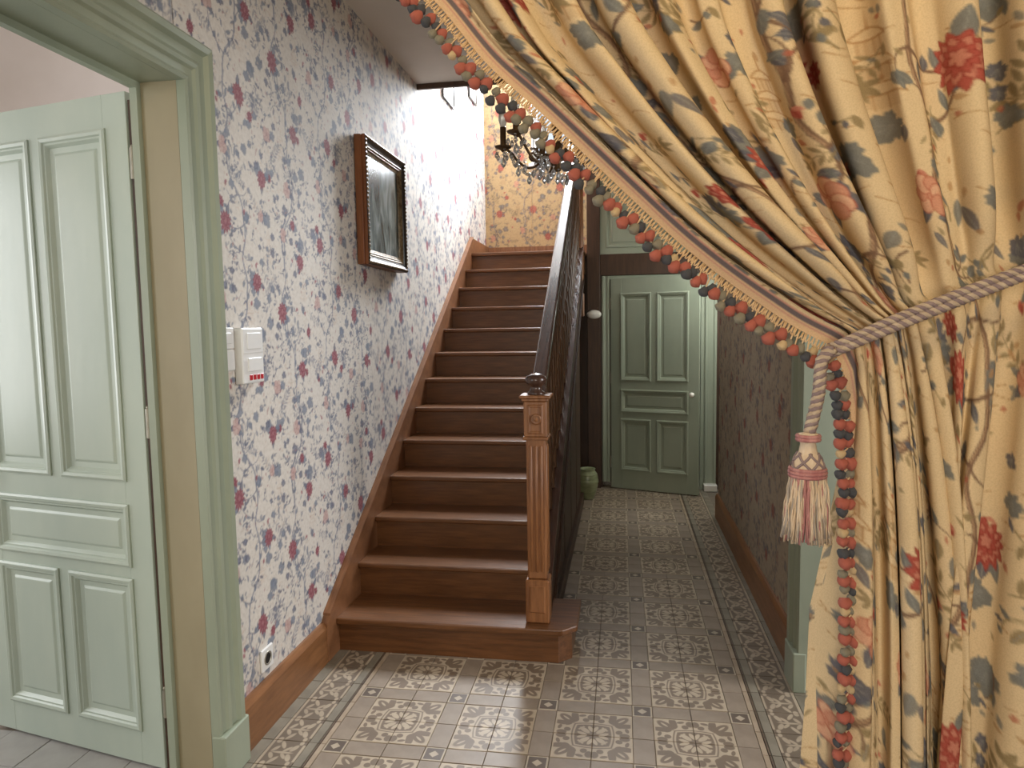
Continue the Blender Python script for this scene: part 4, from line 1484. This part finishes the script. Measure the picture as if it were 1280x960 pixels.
Ltie = dl[NU - 1]
k, d_ = 0, .06
while d_ < dl[-1] * .86:
    if d_ < .06:
        pass
    p0 = np.array([np.interp(d_, dl, ex[:, i]) for i in range(3)])
    lower = d_ > Ltie
    n2 = np.array([np.interp(d_, dl, nrm[:, i]) for i in range(2)])
    out = -np.array([n2[0], 0.0, n2[1]])
    if lower:
        f = min(1, (d_ - Ltie) / .06)
        out = out * (1 - .25 * f) + np.array([0, -.30 * f, -.35 * f])
    else:
        out = out + np.array([0, -.15, -.35])
    out /= np.linalg.norm(out)
    for rw in range(2):
        ln = (.028, .039)[rw] * rp_.uniform(.92, 1.1) if not lower else (.012, .030)[rw]
        jit = np.array([rp_.uniform(-.003, .003), rp_.uniform(-.004, .002) - .006 * rw, rp_.uniform(-.003, .003)])
        sh = (ex[min(len(ex) - 1, np.searchsorted(dl, d_ + .006 * rw))] - p0)
        p1 = p0 + sh + out * ln + jit + np.array([0, -.006, 0])
        nm = ('coral' if (k + rw) % 2 == 0 and rp_.random() < .85 else rp_.choice(('stone', 'slate', 'slate', 'stone', 'cream')))
        place(nm, p1, out, rp_.uniform(.0098, .0118) if nm == 'coral' else rp_.uniform(.0082, .0102))
        cords.tube([p0 + sh, (p0 + sh) * .5 + p1 * .5 + np.array([0, -.002, 0]), p1], .0014, 5)
    k += 1
    d_ += .0190 if not lower else .0165
ckid(cords, 'fringe_cords', 'gimp')['kind'] = 'stuff'
# looped braid head: a small loop every few millimetres
lp = MB()
d_ = .04
while d_ < dl[-1] * .86:
    p0 = np.array([np.interp(d_, dl, ex[:, i]) for i in range(3)])
    n2 = np.array([np.interp(d_, dl, nrm[:, i]) for i in range(2)])
    out = -np.array([n2[0], 0.25, n2[1]])
    tg = np.array([-out[2], 0, out[0]])
    pts = [p0 + out * (.001 + .013 * math.sin(a)) + tg * .0028 * math.cos(a) * (1 if a < 3.2 else 1) + np.array([0, -.003, 0]) for a in np.linspace(0, math.pi, 6)]
    lp.tube(pts, .0012, 4)
    d_ += .0062
ckid(lp, 'braid_loops', 'gimp')['kind'] = 'stuff'
# rod and rings
M['rod'] = mat('dark wooden rod', (74, 50, 32), .4, (92, 64, 42), 8)
ckid(MB().tube([(XL + .01, Y0, ROD_Z + .045), (XR - .01, Y0, ROD_Z + .045)], .016, 14), 'rod', 'rod')
for k in range(14):
    x_ = -.54 + k * .0975
    ckid(MB().tube([(x_, Y0 + .026 * math.cos(a), ROD_Z + .028 + .030 * math.sin(a)) for a in np.linspace(0, 2 * math.pi, 17)], .003, 6), 'ring', 'brass')

# ------------------------------------------------------------------ tieback with tassel
M['rope'] = mat('beige and mauve twisted cord', (176, 156, 134), 0.8, (198, 182, 160), 60, bump=.3, bscale=300)
M['rope2'] = mat('mauve grey cord strand', (126, 110, 112), 0.8, (148, 130, 128), 60, bump=.3, bscale=300)
M['tassel'] = mat('cream tassel threads', (206, 184, 156), 0.85, (222, 204, 180), 90, (1, 1, .15), bump=.5, bscale=300)
M['tassel_red'] = mat('wine red tassel threads', (164, 104, 104), 0.85, (192, 142, 138), 90, (1, 1, .15), bump=.5, bscale=300)
M['tassel_grey'] = mat('grey tassel threads', (160, 150, 140), 0.85, (182, 172, 160), 90, (1, 1, .15), bump=.5, bscale=300)
tb = thing('curtain_tieback', 'twisted cord tieback with large tassel holding the floral curtain', 'tieback', (at(1040, 440, Y0)[0], Y0, 1.3))
tinv = Matrix.Translation(-Vector(tb.location))


def tkid(mb, nm, mm, parent=None):
    o = mb.build(nm, mm, parent or tb)
    if parent is None:
        o.matrix_parent_inverse = tinv
    return o


def rope(pts, R, turns_per_m, name, parent=None):
    """three-strand twisted cord"""
    pts = np.array(pts, float)
    dd = np.concatenate([[0], np.cumsum(np.linalg.norm(np.diff(pts, axis=0), axis=1))])
    n = max(12, int(dd[-1] / .004))
    q = np.linspace(0, dd[-1], n)
    C_ = np.stack([np.interp(q, dd, pts[:, i]) for i in range(3)], -1)
    for _ in range(6):
        C_[1:-1] = (C_[:-2] + 2 * C_[1:-1] + C_[2:]) / 4
    T_ = np.gradient(C_, axis=0)
    T_ /= np.linalg.norm(T_, axis=1)[:, None]
    U_ = np.cross(T_, (0, 1, .01))
    U_ /= np.linalg.norm(U_, axis=1)[:, None]
    V_ = np.cross(T_, U_)
    for k in range(4):
        a = 2 * np.pi * (q * turns_per_m + k / 4)
        c_ = C_ + R * .56 * (np.cos(a)[:, None] * U_ + np.sin(a)[:, None] * V_)
        tkid(MB().tube(list(c_), R * .50, 7), name, ('rope', 'rope2', 'rope', 'rope2')[k], parent)


fy = Y0 - .058
def cp_(x_, y_, dy=0.0):
    return at(x_, y_, fy + dy)
rope([cp_(1034, 446, .05), cp_(1036, 443, .02), cp_(1048, 438), cp_(1110, 412), cp_(1200, 376), cp_(1285, 343), cp_(1340, 322, .02), (XR - .02, Y0 - .02, 1.665)], .0080, 36, 'cord_strand')
rope([cp_(1032, 438, .05), cp_(1038, 434, .015), cp_(1052, 429), cp_(1112, 401), cp_(1200, 366), cp_(1285, 334), cp_(1340, 314, .02), (XR - .02, Y0 - .02, 1.688)], .0072, 36, 'cord_strand')
tkid(MB().lathe([(.022, 0), (.022, -.008), (.008, -.014), (.008, -.045), (.016, -.05), (0, -.06)], 14, (XR, Y0 - .02, 1.675), axis=0), 'wall_hook', 'brass')
tx, tz = at(1009, 549, fy)[[0, 2]]
rope([cp_(1040, 436, .0), cp_(1026, 450, -.004), cp_(1024, 490, -.006), (tx + .002, fy - .006, tz + .012)], .010, 40, 'hanging_cord')
TY = fy - .006
hd = MB().lathe([(.006, .012), (.014, .010), (.016, .004), (.014, -.002), (.0115, -.005), (.0135, -.018), (.019, -.028), (.0235, -.040), (.0245, -.047), (.022, -.054)], 24, (tx, TY, tz))
hd = tkid(hd, 'tassel_head', 'tassel')
lt = MB()
for k in range(6):                                          # crossed lattice binding
    for sg in (-1, 1):
        pts = []
        for t_ in np.linspace(0, 1, 8):
            z_ = -.020 - .027 * t_
            r_ = np.interp(-z_, [.018, .028, .040, .047, .054], [.0140, .0195, .0242, .0252, .0225])
            a = k * math.pi / 3 + sg * (t_ - .5) * 1.25
            pts.append((tx + r_ * math.cos(a), TY + r_ * math.sin(a), tz + z_))
        lt.tube(pts, .0022, 5)
lt.build('lattice_binding', 'rope2', hd)
cbn = MB()
cb2 = MB()
for z_, r_ in ((.006, .0162), (.001, .0162), (-.046, .0258), (-.051, .0266), (-.056, .0262)):
    (cbn if z_ > -.03 else cb2).tube([(tx + r_ * math.cos(a), TY + r_ * math.sin(a), tz + z_) for a in np.linspace(0, 2 * math.pi, 25)], .0034, 6)
cbn.build('neck_band', 'tassel_red', hd)
cb2.build('wound_band', 'tassel_red', hd)
# skirt: several hundred hanging threads in three colours
rt_ = random.Random(4)
sk = {'tassel': MB(), 'tassel_red': MB(), 'tassel_grey': MB()}
sk['tassel'].lathe([(.022, -.052), (.024, -.07), (.028, -.10), (.029, -.140), (.0, -.143)], 20, (tx, TY, tz))
for k in range(520):
    a = rt_.uniform(0, 2 * math.pi)
    r0, r1 = .023 + rt_.uniform(-.002, .002), .031 + rt_.uniform(-.003, .006)
    L_ = rt_.uniform(.092, .108)
    w_ = rt_.uniform(-.12, .12)
    pts = []
    for t_ in (0, .25, .5, .75, 1):
        r_ = r0 + (r1 - r0) * t_ ** .7 + .0025 * math.sin(7 * t_ + k)
        b_ = a + w_ * t_
        pts.append((tx + r_ * math.cos(b_), TY + r_ * math.sin(b_), tz - .054 - L_ * t_))
    ss = math.sin(a * 3 + .8)
    key = 'tassel_red' if ss > .90 or rt_.random() < .12 else ('tassel_grey' if rt_.random() < .22 else 'tassel')
    sk[key].tube(pts, .0013, 4)
for key, nm in (('tassel', 'cream_threads'), ('tassel_red', 'wine_threads'), ('tassel_grey', 'grey_threads')):
    tkid(sk[key], nm, key)['kind'] = 'stuff'
